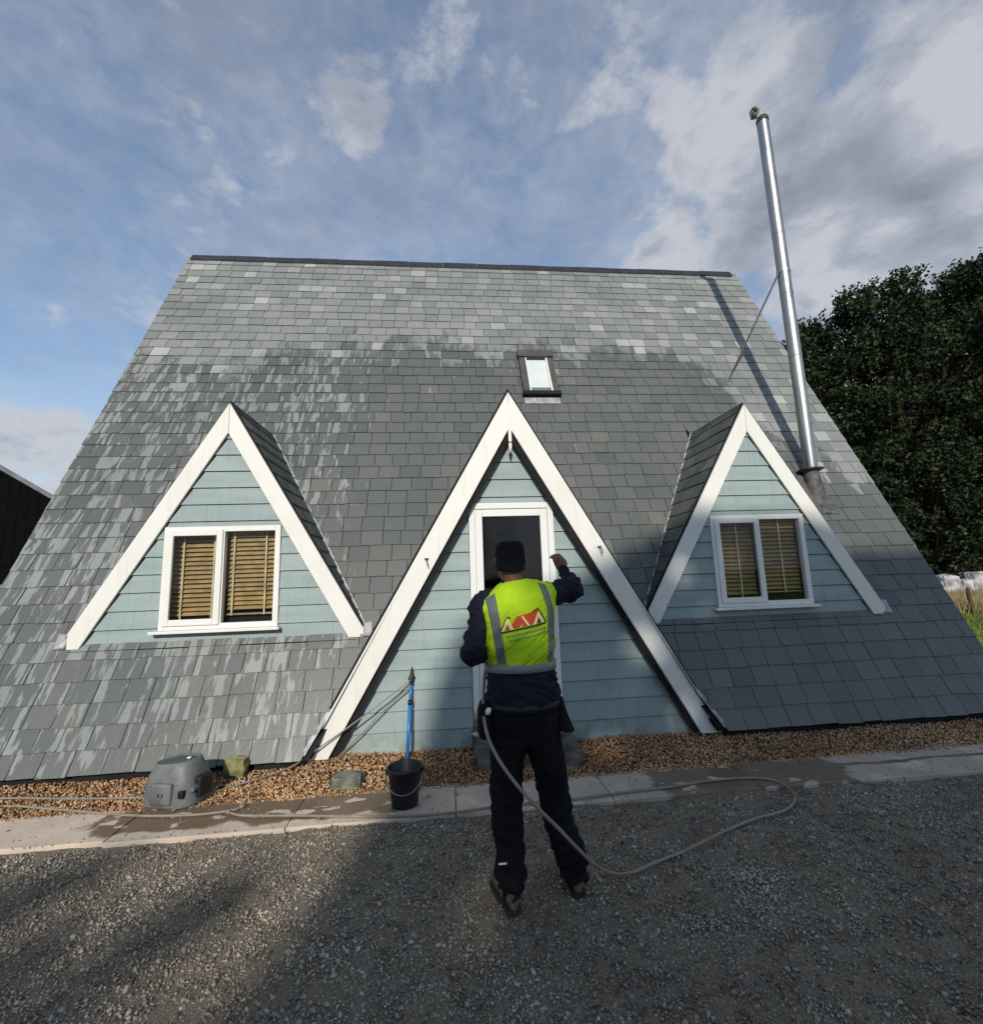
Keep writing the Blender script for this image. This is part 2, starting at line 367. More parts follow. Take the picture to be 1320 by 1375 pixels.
def slab_mat():
    q = M('paving_slab', .85, .3); r = q.attr(); x, y, z = q.xyz()
    n = q.noise(3.0, 7, .7); c = q.mix(q.map(n, .3, .7), (.46, .375, .295), (.58, .48, .385)); c = q.mix(q.map(r, 0, 1, 0, .3), c, (.33, .29, .25))
    edge = q.math('MULTIPLY', q.math('SUBTRACT', q.noise(3.2, 5, .6), .5), .9)
    # spilled water: a long wet area along the middle of the strip and one by the right end
    a = q.map(q.math('ABSOLUTE', q.math('SUBTRACT', q.math('ADD', x, edge), -1.35)), 1.05, .95)
    a = q.math('MULTIPLY', a, q.map(q.math('ADD', y, q.math('MULTIPLY', edge, .35)), -.86, -.82))
    b = q.map(q.math('ABSOLUTE', q.math('SUBTRACT', q.math('ADD', x, edge), 2.25)), .85, .72)
    cwet = q.math('MULTIPLY', q.map(q.math('ABSOLUTE', q.math('ADD', y, q.math('MULTIPLY_ADD', edge, .15, .67))), .03, .015), q.map(x, 2.6, 3.0))
    hole = q.map(q.noise(4.5, 4, .5, vec=q.vec((1, 2, 1))), .60, .64)
    wet = q.math('MULTIPLY', q.math('MAXIMUM', q.math('MAXIMUM', a, b), cwet), q.math('SUBTRACT', 1.0, hole))
    low = q.math('MULTIPLY', q.map(q.noise(1.7, 3), .42, .5), q.map(x, -.6, .2))
    c = q.mix(wet, c, (.15, .105, .065)); c = q.mix(q.math('MULTIPLY', low, .35), c, (.2, .18, .15))
    c = q.mix(q.map(q.noise(30, 4, .7), .62, .7, 0, .5), c, (.13, .12, .10))
    q.color(c); q.rough(q.map(wet, 0, 1, .88, .32)); q.bump(q.noise(60, 5), .25, .004); return q.m
SLAB = slab_mat()
def grass_mat():
    q = M('grass', .9, .2); n = q.noise(.9, 6); x, y, z = q.xyz()
    c = q.mix(q.map(n, .3, .7), (.075, .13, .022), (.14, .20, .045))
    tan = q.map(q.math('ADD', y, q.math('MULTIPLY', n, 3)), 8.5, 11)
    c = q.mix(q.math('MULTIPLY', tan, q.map(y, 40, 25, .3, 1)), c, (.30, .24, .11)); q.color(c); q.bump(q.noise(9, 5), 1, .05); return q.m
GRASS = grass_mat()

# ------------------------------------------------------------------ ground
def sheet(name, x0, x1, y0, y1, z, mat, nx=2, ny=2, fn=None):
    V = []; F = []
    for j in range(ny+1):
        for i in range(nx+1):
            x = x0+(x1-x0)*i/nx; y = y0+(y1-y0)*j/ny; V.append((x, y, z+(fn(x, y) if fn else 0)))
    for j in range(ny):
        for i in range(nx):
            a = j*(nx+1)+i; F.append((a, a+1, a+nx+2, a+nx+1))
    return tag(mesh(name, V, F, mat), kind='structure')
sheet('ground', -600, 600, -300, 900, -0.07, GRASS, 4, 4)
def hump(x, y): return 0.020*noise.noise((x*1.3, y*1.3, 0))+0.014*noise.noise((x*4, y*4, 3))+.012*noise.noise((x*11, y*11, 5))
sheet('driveway', -14, 16, -29, -0.90, -0.012, GB, 400, 240, hump)
sheet('shingle_bed', -9, 9, -0.62, 0.9, 0.0, plain('shingle_soil', (.10, .06, .03), .95), 60, 8)
grd = tag(mesh('path', [(-9, -.94, -.03), (9, -.94, -.03), (9, -.48, -.03), (-9, -.48, -.03)], [(0, 1, 2, 3)], plain('path_bedding', (.08, .07, .06))), kind='structure')
xk = -8.8
while xk < 8.8:
    w = 1.1
    b = MB(); b.box(xk+.003, xk+w-.003, -.925+random.uniform(-.012, .012), -.50+random.uniform(-.01, .01), -.03, .012+random.uniform(-.003, .003), random.random(), .006)
    b.build('paving_slab', SLAB, grd); xk += w

def ico():
    t = (1+5**.5)/2
    v = np.array([(-1, t, 0), (1, t, 0), (-1, -t, 0), (1, -t, 0), (0, -1, t), (0, 1, t), (0, -1, -t), (0, 1, -t), (t, 0, -1), (t, 0, 1), (-t, 0, -1), (-t, 0, 1)], float)
    f = np.array([(0, 11, 5), (0, 5, 1), (0, 1, 7), (0, 7, 10), (0, 10, 11), (1, 5, 9), (5, 11, 4), (11, 10, 2), (10, 7, 6), (7, 1, 8), (3, 9, 4), (3, 4, 2), (3, 2, 6), (3, 6, 8), (3, 8, 9), (4, 9, 5), (2, 4, 11), (6, 2, 10), (8, 6, 7), (9, 8, 1)])
    return v/np.linalg.norm(v[0]), f
def octa():
    return np.array([(1, 0, 0), (-1, 0, 0), (0, 1, 0), (0, -1, 0), (0, 0, 1), (0, 0, -1)], float), np.array([(0, 2, 4), (2, 1, 4), (1, 3, 4), (3, 0, 4), (2, 0, 5), (1, 2, 5), (3, 1, 5), (0, 3, 5)])
def scatter(name, pts, size, aspect, base, mat, rnd, jit=.25, smooth=False, label=None):
    bv, bf = base; n = len(pts); k = len(bv)
    V = bv[None]*(1+jit*rng.uniform(-1, 1, (n, k, 1)))
    V = V*(size[:, None, None]*aspect[:, None, :])
    q = rng.normal(size=(n, 4)); q /= np.linalg.norm(q, axis=1)[:, None]; w, x, y, z = q.T
    R = np.stack([1-2*(y*y+z*z), 2*(x*y-z*w), 2*(x*z+y*w), 2*(x*y+z*w), 1-2*(x*x+z*z), 2*(y*z-x*w), 2*(x*z-y*w), 2*(y*z+x*w), 1-2*(x*x+y*y)], 1).reshape(n, 3, 3)
    V = np.einsum('nij,nkj->nki', R, V)+pts[:, None]
    F = (bf[None]+(np.arange(n)*k)[:, None, None]).reshape(-1, 3)
    me = bpy.data.meshes.new(name); me.vertices.add(n*k); me.vertices.foreach_set('co', V.reshape(-1).astype(np.float32))
    me.loops.add(len(F)*3); me.loops.foreach_set('vertex_index', F.reshape(-1).astype(np.int32))
    me.polygons.add(len(F)); me.polygons.foreach_set('loop_start', np.arange(0, len(F)*3, 3, dtype=np.int32))
    a = me.attributes.new('rnd', 'FLOAT', 'POINT'); a.data.foreach_set('value', np.repeat(rnd, k).astype(np.float32))
    me.update(calc_edges=True); me.validate()
    o = link(name, me, mat, None, smooth); return tag(o, label, None, None, 'stuff')
# dark crushed stone of the driveway
def drive(n, s0, s1, y0, y1, base, nm, lab):
    x = rng.uniform(-4.2, 6.2, n); y = y0+(y1-y0)*rng.random(n); z = np.array([hump(a, b) for a, b in zip(x, y)])-.012
    s = s0+(s1-s0)*rng.random(n)**2.2
    return scatter(nm, np.stack([x, y, z+s*.30], 1), s, np.stack([np.ones(n), rng.uniform(.55, .95, n), rng.uniform(.4, .7, n)], 1), base, STONE, rng.random(n), .3, label=lab)
drive(150000, .0045, .0100, -3.3, -.93, octa(), 'gravel', 'dark grey crushed stone gravel covering the driveway')
drive(15000, .006, .0145, -3.4, -.97, ico(), 'gravel', 'larger angular stones lying in the grey driveway gravel')
n = 40000
x = rng.uniform(-4.6, 6.4, n); y = -.535+.95*rng.random(n)**1.15-.02*rng.random(n)
ok = ~((x > .16) & (x < 1.08) & (y > -.32))
x, y = x[ok], y[ok]; n = len(x); s = rng.uniform(.0055, .0115, n)
z = .004+.022*np.clip((y+.5)/.4, 0, 1)*(0.6+.4*np.sin(x*5))+rng.uniform(0, .012, n)
scatter('shingle', np.stack([x, y, z], 1), s, np.stack([np.ones(n), rng.uniform(.6, .95, n), rng.uniform(.5, .8, n)], 1), ico(), PEA, rng.random(n), .12, True, 'orange brown pea shingle along the foot of the house')
# strays on the slabs
n = 700; x = rng.uniform(-3.6, 5, n); y = -.52-.42*rng.random(n)**2.6; y = np.where(rng.random(n) < .5, y, -1.44-y)
s = rng.uniform(.004, .009, n)
scatter('stray_gravel', np.stack([x, y, .012+s*.4], 1), s, np.stack([np.ones(n), rng.uniform(.6, .9, n), rng.uniform(.5, .8, n)], 1), octa(), STONE, rng.random(n)*.9, .2, label='loose bits of gravel scattered over the paving strip')

# ------------------------------------------------------------------ house
XL, XR, ZE, YR, ZR = -4.4086, 5.6174, .09, 3.2961, 7.2531
SL = math.atan2(ZR-ZE, YR); CS, SN = math.cos(SL), math.sin(SL); LEN = YR/CS
house = empty('house', (0.6, 0, 0), 'slate covered A-frame house with three pale blue gables and white bargeboards', 'house')
def rp(s, t, n):     # roof point: s along x, t up the slope, n off the surface
    return (s, t*CS-n*SN, ZE+t*SN+n*CS)
zt = lambda z: (z-ZE)/SN
GX, GZ, GK = .615, 3.431, 1.752      # central gable: ridge x, apex z, slope
DZ, DK, DB = 3.428, 1.70, 1.03       # dormers
DX = (-2.232, 3.377)
ya = lambda z: (z-ZE)/math.tan(SL)
def roof_under():
    gl, gr = GX-(GZ-.1-ZE)/GK, GX+(GZ-.1-ZE)/GK
    P2 = [(XL, ZE), (gl, ZE), (GX, GZ-.1), (gr, ZE), (XR, ZE), (XR, ZR), (XL, ZR)]
    f = [(0, 1, 2, 6), (2, 5, 6), (2, 3, 4, 5)]
    V = [rp(x, zt(z), -.012) for x, z in P2]; V += [(x, y+.05, z-.02) for x, y, z in V]
    F = list(f)+[tuple(i+7 for i in reversed(q)) for q in f]
    n = len(V); yb = 2*YR
    V += [(XL, YR, ZR-.02), (XR, YR, ZR-.02), (XR, yb, ZE), (XL, yb, ZE)]; F += [(n, n+1, n+2, n+3)]
    return mesh('roof', V, F, BLACK, house)
roof = roof_under()
for sx in (XL+.05, XR-.05):
    mesh('end_wall', [(sx, .06, .0), (sx, 2*YR-.06, .0), (sx, YR, ZR-.12)], [(0, 1, 2)], BOARD, house)
# slates
def slate_piece(poly, frame, lift, r, exposure_t0, expo):
    """poly in (s,t); slate lies lifted at its tail"""
    def h(t): return lift-(t-exposure_t0)/expo*.010
    top = [frame(s, t, h(t)+.009) for s, t in poly]; bot = [frame(s, t, h(t)-.001) for s, t in poly]
    n = len(poly); V = top+bot; F = [tuple(range(n)), tuple(range(2*n-1, n-1, -1))]+[(i+n, (i+1) % n+n, (i+1) % n, i) for i in range(n)]
    return V, F
EX = .187
foots = [(GX, GZ-.0, GK, -1.0)]+[(x, DZ, DK, DB+.035) for x in DX]
sky_hole = (1.085, 1.612, 4.09, 4.955)
pieces = []
nc = int(LEN/EX)+1
for c in range(nc):
    t0 = c*EX-.012; s = XL-.02-random.uniform(0, .1)-(.114 if c % 2 else 0)
    while s < XR:
        w = .228*random.uniform(.86, 1.15)
        a, b = s+.0032, s+w-.0032; s += w
        if b < XL+.07 or a > XR-.06: continue
        if a < XL+.08: a = XL-.018+random.uniform(-.004, .004)
        if b > XR-.065: b = XR+.018+random.uniform(-.004, .004)
        t1 = min(t0+EX+.03, LEN+.01); j = random.uniform(-.005, .005); k = random.uniform(-.004, .004)
        poly = [(a, t0+j), (b, t0+j+k), (b, t1), (a, t1)]
        if random.random() < .25:        # a chipped corner
            d = random.uniform(.006, .022)
            poly = [(a+d, t0+j), (b, t0+j+k), (b, t1), (a, t1), (a, t0+j+d)] if random.random() < .5 else [(a, t0+j), (b-d, t0+j+k), (b, t0+j+k+d*1.2), (b, t1), (a, t1)]
        polys = [poly]
        for fx, fz, fk, fb in foots:
            kk = fk/SN; nxt = []
            for p_ in polys:
                if fb > 0: nxt.append(clip(p_, 0, 1, zt(fb))); p_ = clip(p_, 0, -1, -zt(fb))
                if len(p_) < 3: continue
                cand = [clip(p_, kk, -1, kk*fx-zt(fz)), clip(p_, -kk, -1, -kk*fx-zt(fz))]; cand.sort(key=area); nxt.append(cand[-1])
            polys = [p_ for p_ in nxt if area(p_) > .0004]
        x0, x1, z0, z1 = sky_hole; out_ = []
        for p_ in polys:
            q = [clip(p_, 1, 0, x0), clip(p_, -1, 0, -x1), clip(p_, 0, 1, zt(z0)), clip(p_, 0, -1, -zt(z1))]; q.sort(key=area)
            if area(q[-1]) > .0004: out_.append(q[-1])
        r = random.random(); lf = .012+random.uniform(0, .004)
        if out_:
            V_, F_ = [], []
            for p_ in out_:
                v1, f1 = slate_piece(p_, rp, lf, r, t0, EX); F_ += [tuple(k_+len(V_) for k_ in f_) for f_ in f1]; V_ += v1
            pieces.append((c, (V_, F_), r, (a+b)/2))
ind = 0; rest = MB()
for c, (V, F), r, xc in pieces:
    if ind < 215 and c < 9 and -4.2 < xc < 5.2: mesh('slate', V, F, SLATE, roof, rnd=r); ind += 1
    else: rest.add(V, F, r)
o = rest.build('slates', SLATE, roof); o['kind'] = 'stuff'
# ridge cap, verge trims
b = MB()
V, F = prism([(0, -.02), (.0, .0), (.0, .0)], 0, 0) if False else ([], [])
xs = [XL+.02+i*(XR-XL-.1)/16 for i in range(17)]
for i in range(16):
    x0, x1 = xs[i]+.004, xs[i+1]-.004; d = .006*(i % 2)
    pr = [(YR-.075, ZR-.085), (YR-.012, ZR+.045+d), (YR+.012, ZR+.045+d), (YR+.075, ZR-.085), (YR+.065, ZR-.105), (YR, ZR+.02), (YR-.065, ZR-.105)]
    n = len(pr); V = [(x0, y, z) for y, z in pr]+[(x1, y, z) for y, z in pr]
    F = [tuple(reversed(range(n))), tuple(range(n, 2*n))]+[(k, (k+1) % n, (k+1) % n+n, k+n) for k in range(n)]
    mesh('ridge_cap', V, F, RIDGE, roof)
for sx, nm in ((XL, -1), (XR, 1)):
    V = [rp(sx+nm*.004, -.01, -.03), rp(sx+nm*.022, -.01, -.03), rp(sx+nm*.022, -.01, .012), rp(sx+nm*.004, -.01, .012)]
    V += [rp(v, LEN, n) for v, n in ((sx+nm*.004, -.03), (sx+nm*.022, -.03), (sx+nm*.022, .012), (sx+nm*.004, .012))]
    mesh('verge_strip', V, [(0, 1, 2, 3), (7, 6, 5, 4), (0, 4, 5, 1), (1, 5, 6, 2), (2, 6, 7, 3), (3, 7, 4, 0)], LEAD, roof)
for xa_, xb_ in ((XL+.05, GX-1.9), (GX+1.9, XR-.05)): mesh('foundation_plinth', *prism([(xa_, -.02), (xb_, -.02), (xb_, .10), (xa_, .10)], .035, .06), BLACK, house)
# valley flashings beside every gable
def valley(fx, fz, fk, zlow, side, w0=-.012, w1=.05):
    kk = fk/SN; pts = []
    for z in (zlow, fz+.02):
        t = zt(z); x = fx+side*(fz-z)/fk
        pts.append((x, t))
    n_ = Vector((side*kk, 1)).normalized()
    V = [rp(pts[0][0]+n_.x*w0, pts[0][1]+n_.y*w0*0, .020), rp(pts[0][0]+n_.x*w1, pts[0][1], .020), rp(pts[1][0]+n_.x*w1, pts[1][1], .020), rp(pts[1][0]+n_.x*w0, pts[1][1], .020)]
    V += [(v[0], v[1]+.012, v[2]-.004) for v in V]
    return mesh('valley_flashing', V, [(0, 1, 2, 3), (7, 6, 5, 4), (0, 4, 5, 1), (1, 5, 6, 2), (2, 6, 7, 3), (3, 7, 4, 0)], LEAD, roof)
for sd_ in (-1, 1):
    valley(GX, GZ, GK, .11, sd_, w1=.03)
    for dx in DX: valley(dx, DZ, DK, DB+.02, sd_, w1=.035)
# gables ---------------------------------------------------------------
def weatherboards(parent, fx, zi, k, zbase, pitch, yw, hole=None, y_in=None):
    z = zbase; i = 0
    while z < zi-.02:
        z1 = min(z+pitch, zi); rects = [[(fx-4, z+.006), (fx+4, z+.006), (fx+4, z1), (fx-4, z1)]]
        if hole:
            hx0, hx1, hz0, hz1 = hole; out = []
            for r_ in rects:
                if z1 > hz0+.01 and z < hz1-.01:
                    out += [clip(r_, 1, 0, hx0), clip(r_, -1, 0, -hx1)]
                    if z1 > hz1+.01: out.append(clip(clip(clip(r_, 0, -1, -hz1), -1, 0, -hx0-.002), 1, 0, hx1-.002))
                    if z < hz0-.01: out.append(clip(clip(clip(r_, 0, 1, hz0), -1, 0, -hx0-.002), 1, 0, hx1-.002))
                else: out.append(r_)
            rects = out
        rr = random.random()
        for r_ in rects:
            q = clip(clip(r_, k, 1, k*fx+zi+.06), -k, 1, -k*fx+zi+.06)
            if area(q) < .0008: continue
            zz = z
            V, F = prism(q, lambda x, zq, zz=zz: yw-.021+(zq-zz)/pitch*.016, yw+.02)
            mesh('weatherboard', V, F, BOARD, parent, rnd=rr)
        z += pitch; i += 1
def bargeboards(parent, fx, za, zi, k, y0, y1, zcut, xl, xr, mat, name='bargeboard', lift=0.0):
    for sd_ in (-1, 1):
        big = [(fx, zi-2.0), (fx, za+1), (fx-5, za+1), (fx-5, -1)] if sd_ < 0 else [(fx, -1), (fx+5, -1), (fx+5, za+1), (fx, za+1)]
        big = [(fx-5 if sd_ < 0 else fx+.0015, -1), (fx-.0015 if sd_ < 0 else fx+5, -1), (fx-.0015 if sd_ < 0 else fx+5, za+1), (fx-5 if sd_ < 0 else fx+.0015, za+1)]
        q = clip(big, -sd_*-k, 1, sd_*k*fx+za)           # below outer line
        q = clip(q, -sd_*k, -1, -sd_*k*fx-zi)            # above inner line
        q = clip(clip(clip(q, 0, -1, -zcut), -1, 0, -xl), 1, 0, xr)
        V, F = prism(q, y0, y1); o = mesh(name, V, F, mat, parent)
        if mat is WHITE:
            bv = o.modifiers.new('bevel', 'BEVEL'); bv.width = .003; bv.segments = 1; bv.limit_method = 'ANGLE'
def cheek(parent, fx, za, k, yf, side, zlow, individual, cover=.0):
    """slated side of a gable: runs back from yf to the main roof"""
    n_ = Vector((side*k, 0, 1)).normalized(); d_ = Vector((side, 0, -k)).normalized()   # d_: down the slope
    L = (za-zlow)/abs(d_.z)
    def fr(s, t, h):   # s: along +y from yf; t: up from the eave
        p = Vector((fx, yf, za))+d_*(L-t)+n_*(h); return (p.x, p.y+s, p.z)
    yb0, yb1 = ya(zlow), ya(za)
    # backing
    V = [fr(0, 0, -.015), fr(yb0-yf+.06, 0, -.015), fr(yb1-yf+.02, L, -.015), fr(0, L, -.015)]; V += [fr(0, 0, -.05), fr(yb0-yf+.06, 0, -.05), fr(yb1-yf+.02, L, -.05), fr(0, L, -.05)]
    mesh('side_panel', V, [(0, 1, 2, 3), (7, 6, 5, 4), (0, 4, 5, 1), (1, 5, 6, 2), (2, 6, 7, 3), (3, 7, 4, 0)], BLACK, parent)
    lump = MB(); c = 0; t = 0
    slope = (yb1-yb0)/L
    while t < L-.03:
        s = -.012-(.1 if c % 2 else 0); off = 0
        ylim = yb1-yf+.1
        while s < ylim:
            w = .21*random.uniform(.85, 1.15); a, b2 = max(s+.002, -.012), s+w-.002; s += w
            if b2-a < .03: continue
            poly = [(a, t+random.uniform(-.004, .004)), (b2, t+random.uniform(-.004, .004)), (b2, min(t+EX+.03, L)), (a, min(t+EX+.03, L))]
            poly = clip(poly, 1, -slope, yb0-yf+.03)
            if area(poly) < .001: continue
            V, F = slate_piece(poly, fr, .012+random.uniform(0, .003), random.random(), t, EX)
            if side < 0: F = [tuple(reversed(f)) for f in F]
            if individual: mesh('slate', V, F, SLATE_C, parent, rnd=random.random())
            else: lump.add(V, F, random.random())
        t += EX; c += 1
    if lump.V: o = lump.build('slates', SLATE_C, parent); o['kind'] = 'stuff'
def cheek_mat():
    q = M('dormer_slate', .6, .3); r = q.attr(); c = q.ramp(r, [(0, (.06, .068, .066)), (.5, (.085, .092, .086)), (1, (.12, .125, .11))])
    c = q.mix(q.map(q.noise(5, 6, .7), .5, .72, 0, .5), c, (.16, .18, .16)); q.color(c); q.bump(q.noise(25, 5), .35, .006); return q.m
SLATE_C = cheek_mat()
def gable_ridge(parent, fx, za, yf, yb):
    pr = [(-.075, -.13), (0, .012), (.075, -.13), (.06, -.15), (0, -.03), (-.06, -.15)]; n = len(pr)
    V = [(fx+x, yf, za+z) for x, z in pr]+[(fx+x, yb, za+z) for x, z in pr]
    mesh('ridge_cap', V, [tuple(range(n)), tuple(reversed(range(n, 2*n)))]+[(k+n, (k+1) % n+n, (k+1) % n, k) for k in range(n)], RIDGE, parent)
YB, YW = .40, .45
def dormer(fx, indiv_side):
    w = 1.27
    V, F = prism([(fx-1.24, DB-.03), (fx+1.24, DB-.03), (fx, DB-.03+1.24*DK)], YW+.021, YW+.05)
    # wall core with the window opening left out: two side panels and strips
    d = MB(); hx0, hx1, hz0, hz1 = fx-.51, fx+.51, 1.215, 2.10
    tri = [(fx-1.25, DB), (fx+1.25, DB), (fx, DB+1.25*DK)]
    for q in (clip(tri, 1, 0, hx0), clip(tri, -1, 0, -hx1), clip(clip(clip(tri, 0, 1, hz0), -1, 0, -hx0), 1, 0, hx1), clip(clip(clip(tri, 0, -1, -hz1), -1, 0, -hx0), 1, 0, hx1)):
        if area(q) > .001: d.add(*prism(q, YW+.005, YW+.05))
    D = d.build('dormer', DARKIN, house)
    weatherboards(D, fx, 3.11, DK, DB-.015, .1695, YW, hole=(fx-.545, fx+.545, 1.17, 2.15))
    bargeboards(D, fx, DZ, 3.108, DK, YB+.005, YB+.03, DB, fx-1.325, fx+1.365, WHITE)
    bargeboards(D, fx, DZ+.035, 3.095, DK, YB+.0305, YW-.008, DB+.03, fx-1.32, fx+1.35, BLACK, 'undercloak')
    for sd_ in (-1, 1):
        cheek(D, fx, DZ-.005, DK, YB+.052, sd_, DB+.05, sd_ == indiv_side)
        # soaker piece at the foot
        x = fx+sd_*1.36
        bq = MB(); bm = bmesh.new(); bmesh.ops.create_grid(bm, x_segments=6, y_segments=6, size=.5)
        for v in bm.verts:
            s_, t_ = x+sd_*.03+v.co.x*.11, zt(DB+.08)+v.co.y*.15-.02; p = rp(s_, t_, .035+.02*noise.noise((s_*14, t_*14, 2))); v.co = p
        bq.bm(bm); o = bq.build('lead_soaker', LEAD, D, True); sm = o.modifiers.new('solid', 'SOLIDIFY'); sm.thickness = .004
    gable_ridge(D, fx, DZ+.018, YB+.033, ya(DZ)+.06)
    b = MB(); b.box(fx-1.3, fx+1.3, YB+.0, YW+.03, DB-.045, DB-.018); b.build('shadow_gap_strip', BLACK, D)  # black strip painted in as the shadow gap below the overhanging boards
    return D
DL = dormer(DX[0], 1); DR = dormer(DX[1], -1)
# central gable
hx0, hx1, hz0, hz1 = .183, 1.04, .15, 2.305
tri = [(GX-1.78, 0), (GX+1.78, 0), (GX, 1.78*GK)]; d = MB()
for q in (clip(tri, 1, 0, hx0), clip(tri, -1, 0, -hx1), clip(clip(clip(tri, 0, 1, hz0), -1, 0, -hx0), 1, 0, hx1), clip(clip(clip(tri, 0, -1, -hz1), -1, 0, -hx0), 1, 0, hx1)):
    if area(q) > .001: d.add(*prism(q, .247, .36))
G = d.build('entrance_gable', DARKIN, house)
weatherboards(G, GX, 3.06, GK, .0, .1815, .24, hole=(hx0-.002, hx1+.002, 0, hz1+.002))
bargeboards(G, GX, GZ, 3.055, GK, .105, .14, .035, GX-2.3, GX+2.3, WHITE)
bargeboards(G, GX, GZ+.05, 2.95, GK, .1405, .17, .045, GX-2.3, GX+2.3, BLACK, 'undercloak')
bargeboards(G, GX, GZ-.02, 2.99, GK, .17, .218, .045, GX-2.3, GX+2.3, BLACK, 'soffit')
for sd_ in (-1, 1): cheek(G, GX, GZ-.008, GK, .165, sd_, .10, False)
gable_ridge(G, GX, GZ+.012, .143, ya(GZ)+.05)
b = MB(); b.box(GX-.016, GX+.016, .088, .105, 2.90, 3.30, bev=.004); b.add(*lathe([(.004, -.10), (.016, -.06), (.02, -.02), (.012, 0)], (GX, .10, 2.89), 12)); b.build('finial', WHITE, G)
for hx, hz in ((-.23, 1.76), (1.46, 1.83)):
    b = MB(); b.add(*tube(spline([(hx, .105, hz), (hx, .06, hz-.01), (hx+.01, .05, hz-.05), (hx+.015, .06, hz-.07)], 5), .006, 8)); b.add(*lathe([(.02, 0), (.018, .01)], (hx, .095, hz-.005), 12)); b.build('hook', RUST, G)
# windows --------------------------------------------------------------
def ring(x0, x1, y0, y1, z0, z1, w, wb=None, bev=.004):
    b = MB(); wb = wb or w
    for a in ((x0, x0+w, z0, z1), (x1-w, x1, z0, z1), (x0+w, x1-w, z1-w, z1), (x0+w, x1-w, z0, z0+wb)):
        b.box(a[0], a[1], y0, y1, a[2], a[3], bev=bev)
    return b
def window(fx):
    x0, x1, z0, z1 = fx-.545, fx+.545, 1.165, 2.152
    b = ring(x0, x1, .415, .475, z0, z1, .052); b.box(fx-.018, fx+.018, .415, .475, z0+.05, z1-.05, bev=.003)
    w = b.build('window', PVC, house)
    ring(x0+.035, fx+.005, .398, .43, z0+.04, z1-.032, .058, bev=.006).build('sash', PVC, w)
    MB().box(x0+.09, fx-.05, .414, .420, z0+.095, z1-.085).build('glass', GLASS, w)
    MB().box(fx+.02, x1-.055, .44, .446, z0+.055, z1-.055).build('glass', GLASS, w)
    MB().box(x0-.055, x1+.03, .36, .43, z0-.028, z0-.002, bev=.005).build('sill', PVC, w)
    b = MB(); b.box(fx-.10, fx-.03, .388, .398, 1.55, 1.565)
    b.box(x0-.1, x0-.02, .50, .501, 1.0, 1.001); 
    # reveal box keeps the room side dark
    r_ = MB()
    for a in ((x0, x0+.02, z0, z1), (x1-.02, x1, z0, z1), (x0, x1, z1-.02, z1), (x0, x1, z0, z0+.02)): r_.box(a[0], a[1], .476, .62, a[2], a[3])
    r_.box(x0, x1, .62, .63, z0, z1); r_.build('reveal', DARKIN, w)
    return w
def blind(x0, x1, z0, z1, label, tapes, dz=0.0):
    o = empty('blind', ((x0+x1)/2, .525, z1), label, 'blind', 'wooden slatted blinds in the dormer windows')
    MB().box(x0, x1, .505, .545, z1-.03, z1, bev=.004).build('head_rail', SLAT, o)
    n = int((z1-.04-z0)/.0445); me = None
    for i in range(n):
        z = z1-.05-i*.0445+random.uniform(-.0015, .0015); a = math.radians(48+random.uniform(-3, 3)); c_, s_ = math.cos(a)*.0225, math.sin(a)*.0225; t_ = .0015
        V = [(x, y, zz) for x in (x0, x1) for y, zz in ((.525-c_, z-s_-t_), (.525-c_, z-s_+t_), (.525, z+t_+.003), (.525+c_, z+s_+t_), (.525+c_, z+s_-t_), (.525, z-t_+.003))]
        F = [(5, 4, 3, 2, 1, 0), (6, 7, 8, 9, 10, 11)]+[(k, (k+1) % 6, (k+1) % 6+6, k+6) for k in range(6)]
        mesh('slat', V, F, SLAT, o, rnd=random.random())
    MB().box(x0, x1, .507, .543, z0-.004, z0+.012, bev=.003).build('bottom_rail', SLAT, o)
    for t in tapes:
        MB().box(t-.008, t+.008, .4995, .5010, z0-.006, z1).build('tape', TAPE, o)
    return o
for fx, side, cond in ((DX[0], 'left', 'sunlit'), (DX[1], 'right', 'dim')):
    window(fx)
    A, B = ((.10, .87), (.12, .86)) if side == 'left' else ((.62,), (.66,))
    xa, xb = fx-.50, fx-.025; blind(xa, xb, 1.235, 2.115, f'{cond} wooden venetian blind in the opening left half of the {side} dormer window', [xa+.06+(xb-xa-.10)*k for k in A])
    xa, xb = fx+.025, fx+.50; blind(xa, xb, 1.285 if side == 'left' else 1.30, 2.115, f'{cond} wooden venetian blind in the fixed right half of the {side} dormer window', [xa+(xb-xa-.06)*k for k in B])
# door -----------------------------------------------------------------
b = ring(.185, 1.038, .205, .29, .155, 2.302, .060); Dr = b.build('door', JAMB, house)
ring(.247, .976, .215, .265, .21, 2.238, .072, .11, .006).build('sash', JAMB, Dr)
MB().box(.315, .908, .24, .246, .31, 2.17).build('glass', DGLASS, Dr)
MB().box(.912, .93, .185, .215, 1.12, 1.15, bev=.004).box(.86, .93, .175, .19, 1.128, 1.144, bev=.004).build('handle', STEEL, Dr)
MB().box(.15, 1.075, .15, .26, .125, .155, bev=.006).build('threshold', JAMB, Dr)
MB().box(.3, .95, .62, .63, .15, 2.25).build('unlit_room_sheet', DARKIN, Dr)  # near-black sheet stands in for the unlit room behind the door glass
CONC = plain('old_concrete', (.095, .088, .072), .92, .2, .5, 8, .6)
MB().box(.165, 1.085, -.10, .24, -.02, .125, bev=.012).build('door_step', CONC, house)
MB().box(.19, .40, -.30, -.115, -.02, .075, bev=.015).build('step_block', CONC, house)
MB().box(.87, 1.07, -.29, -.115, -.02, .07, bev=.015).build('step_block', CONC, house)
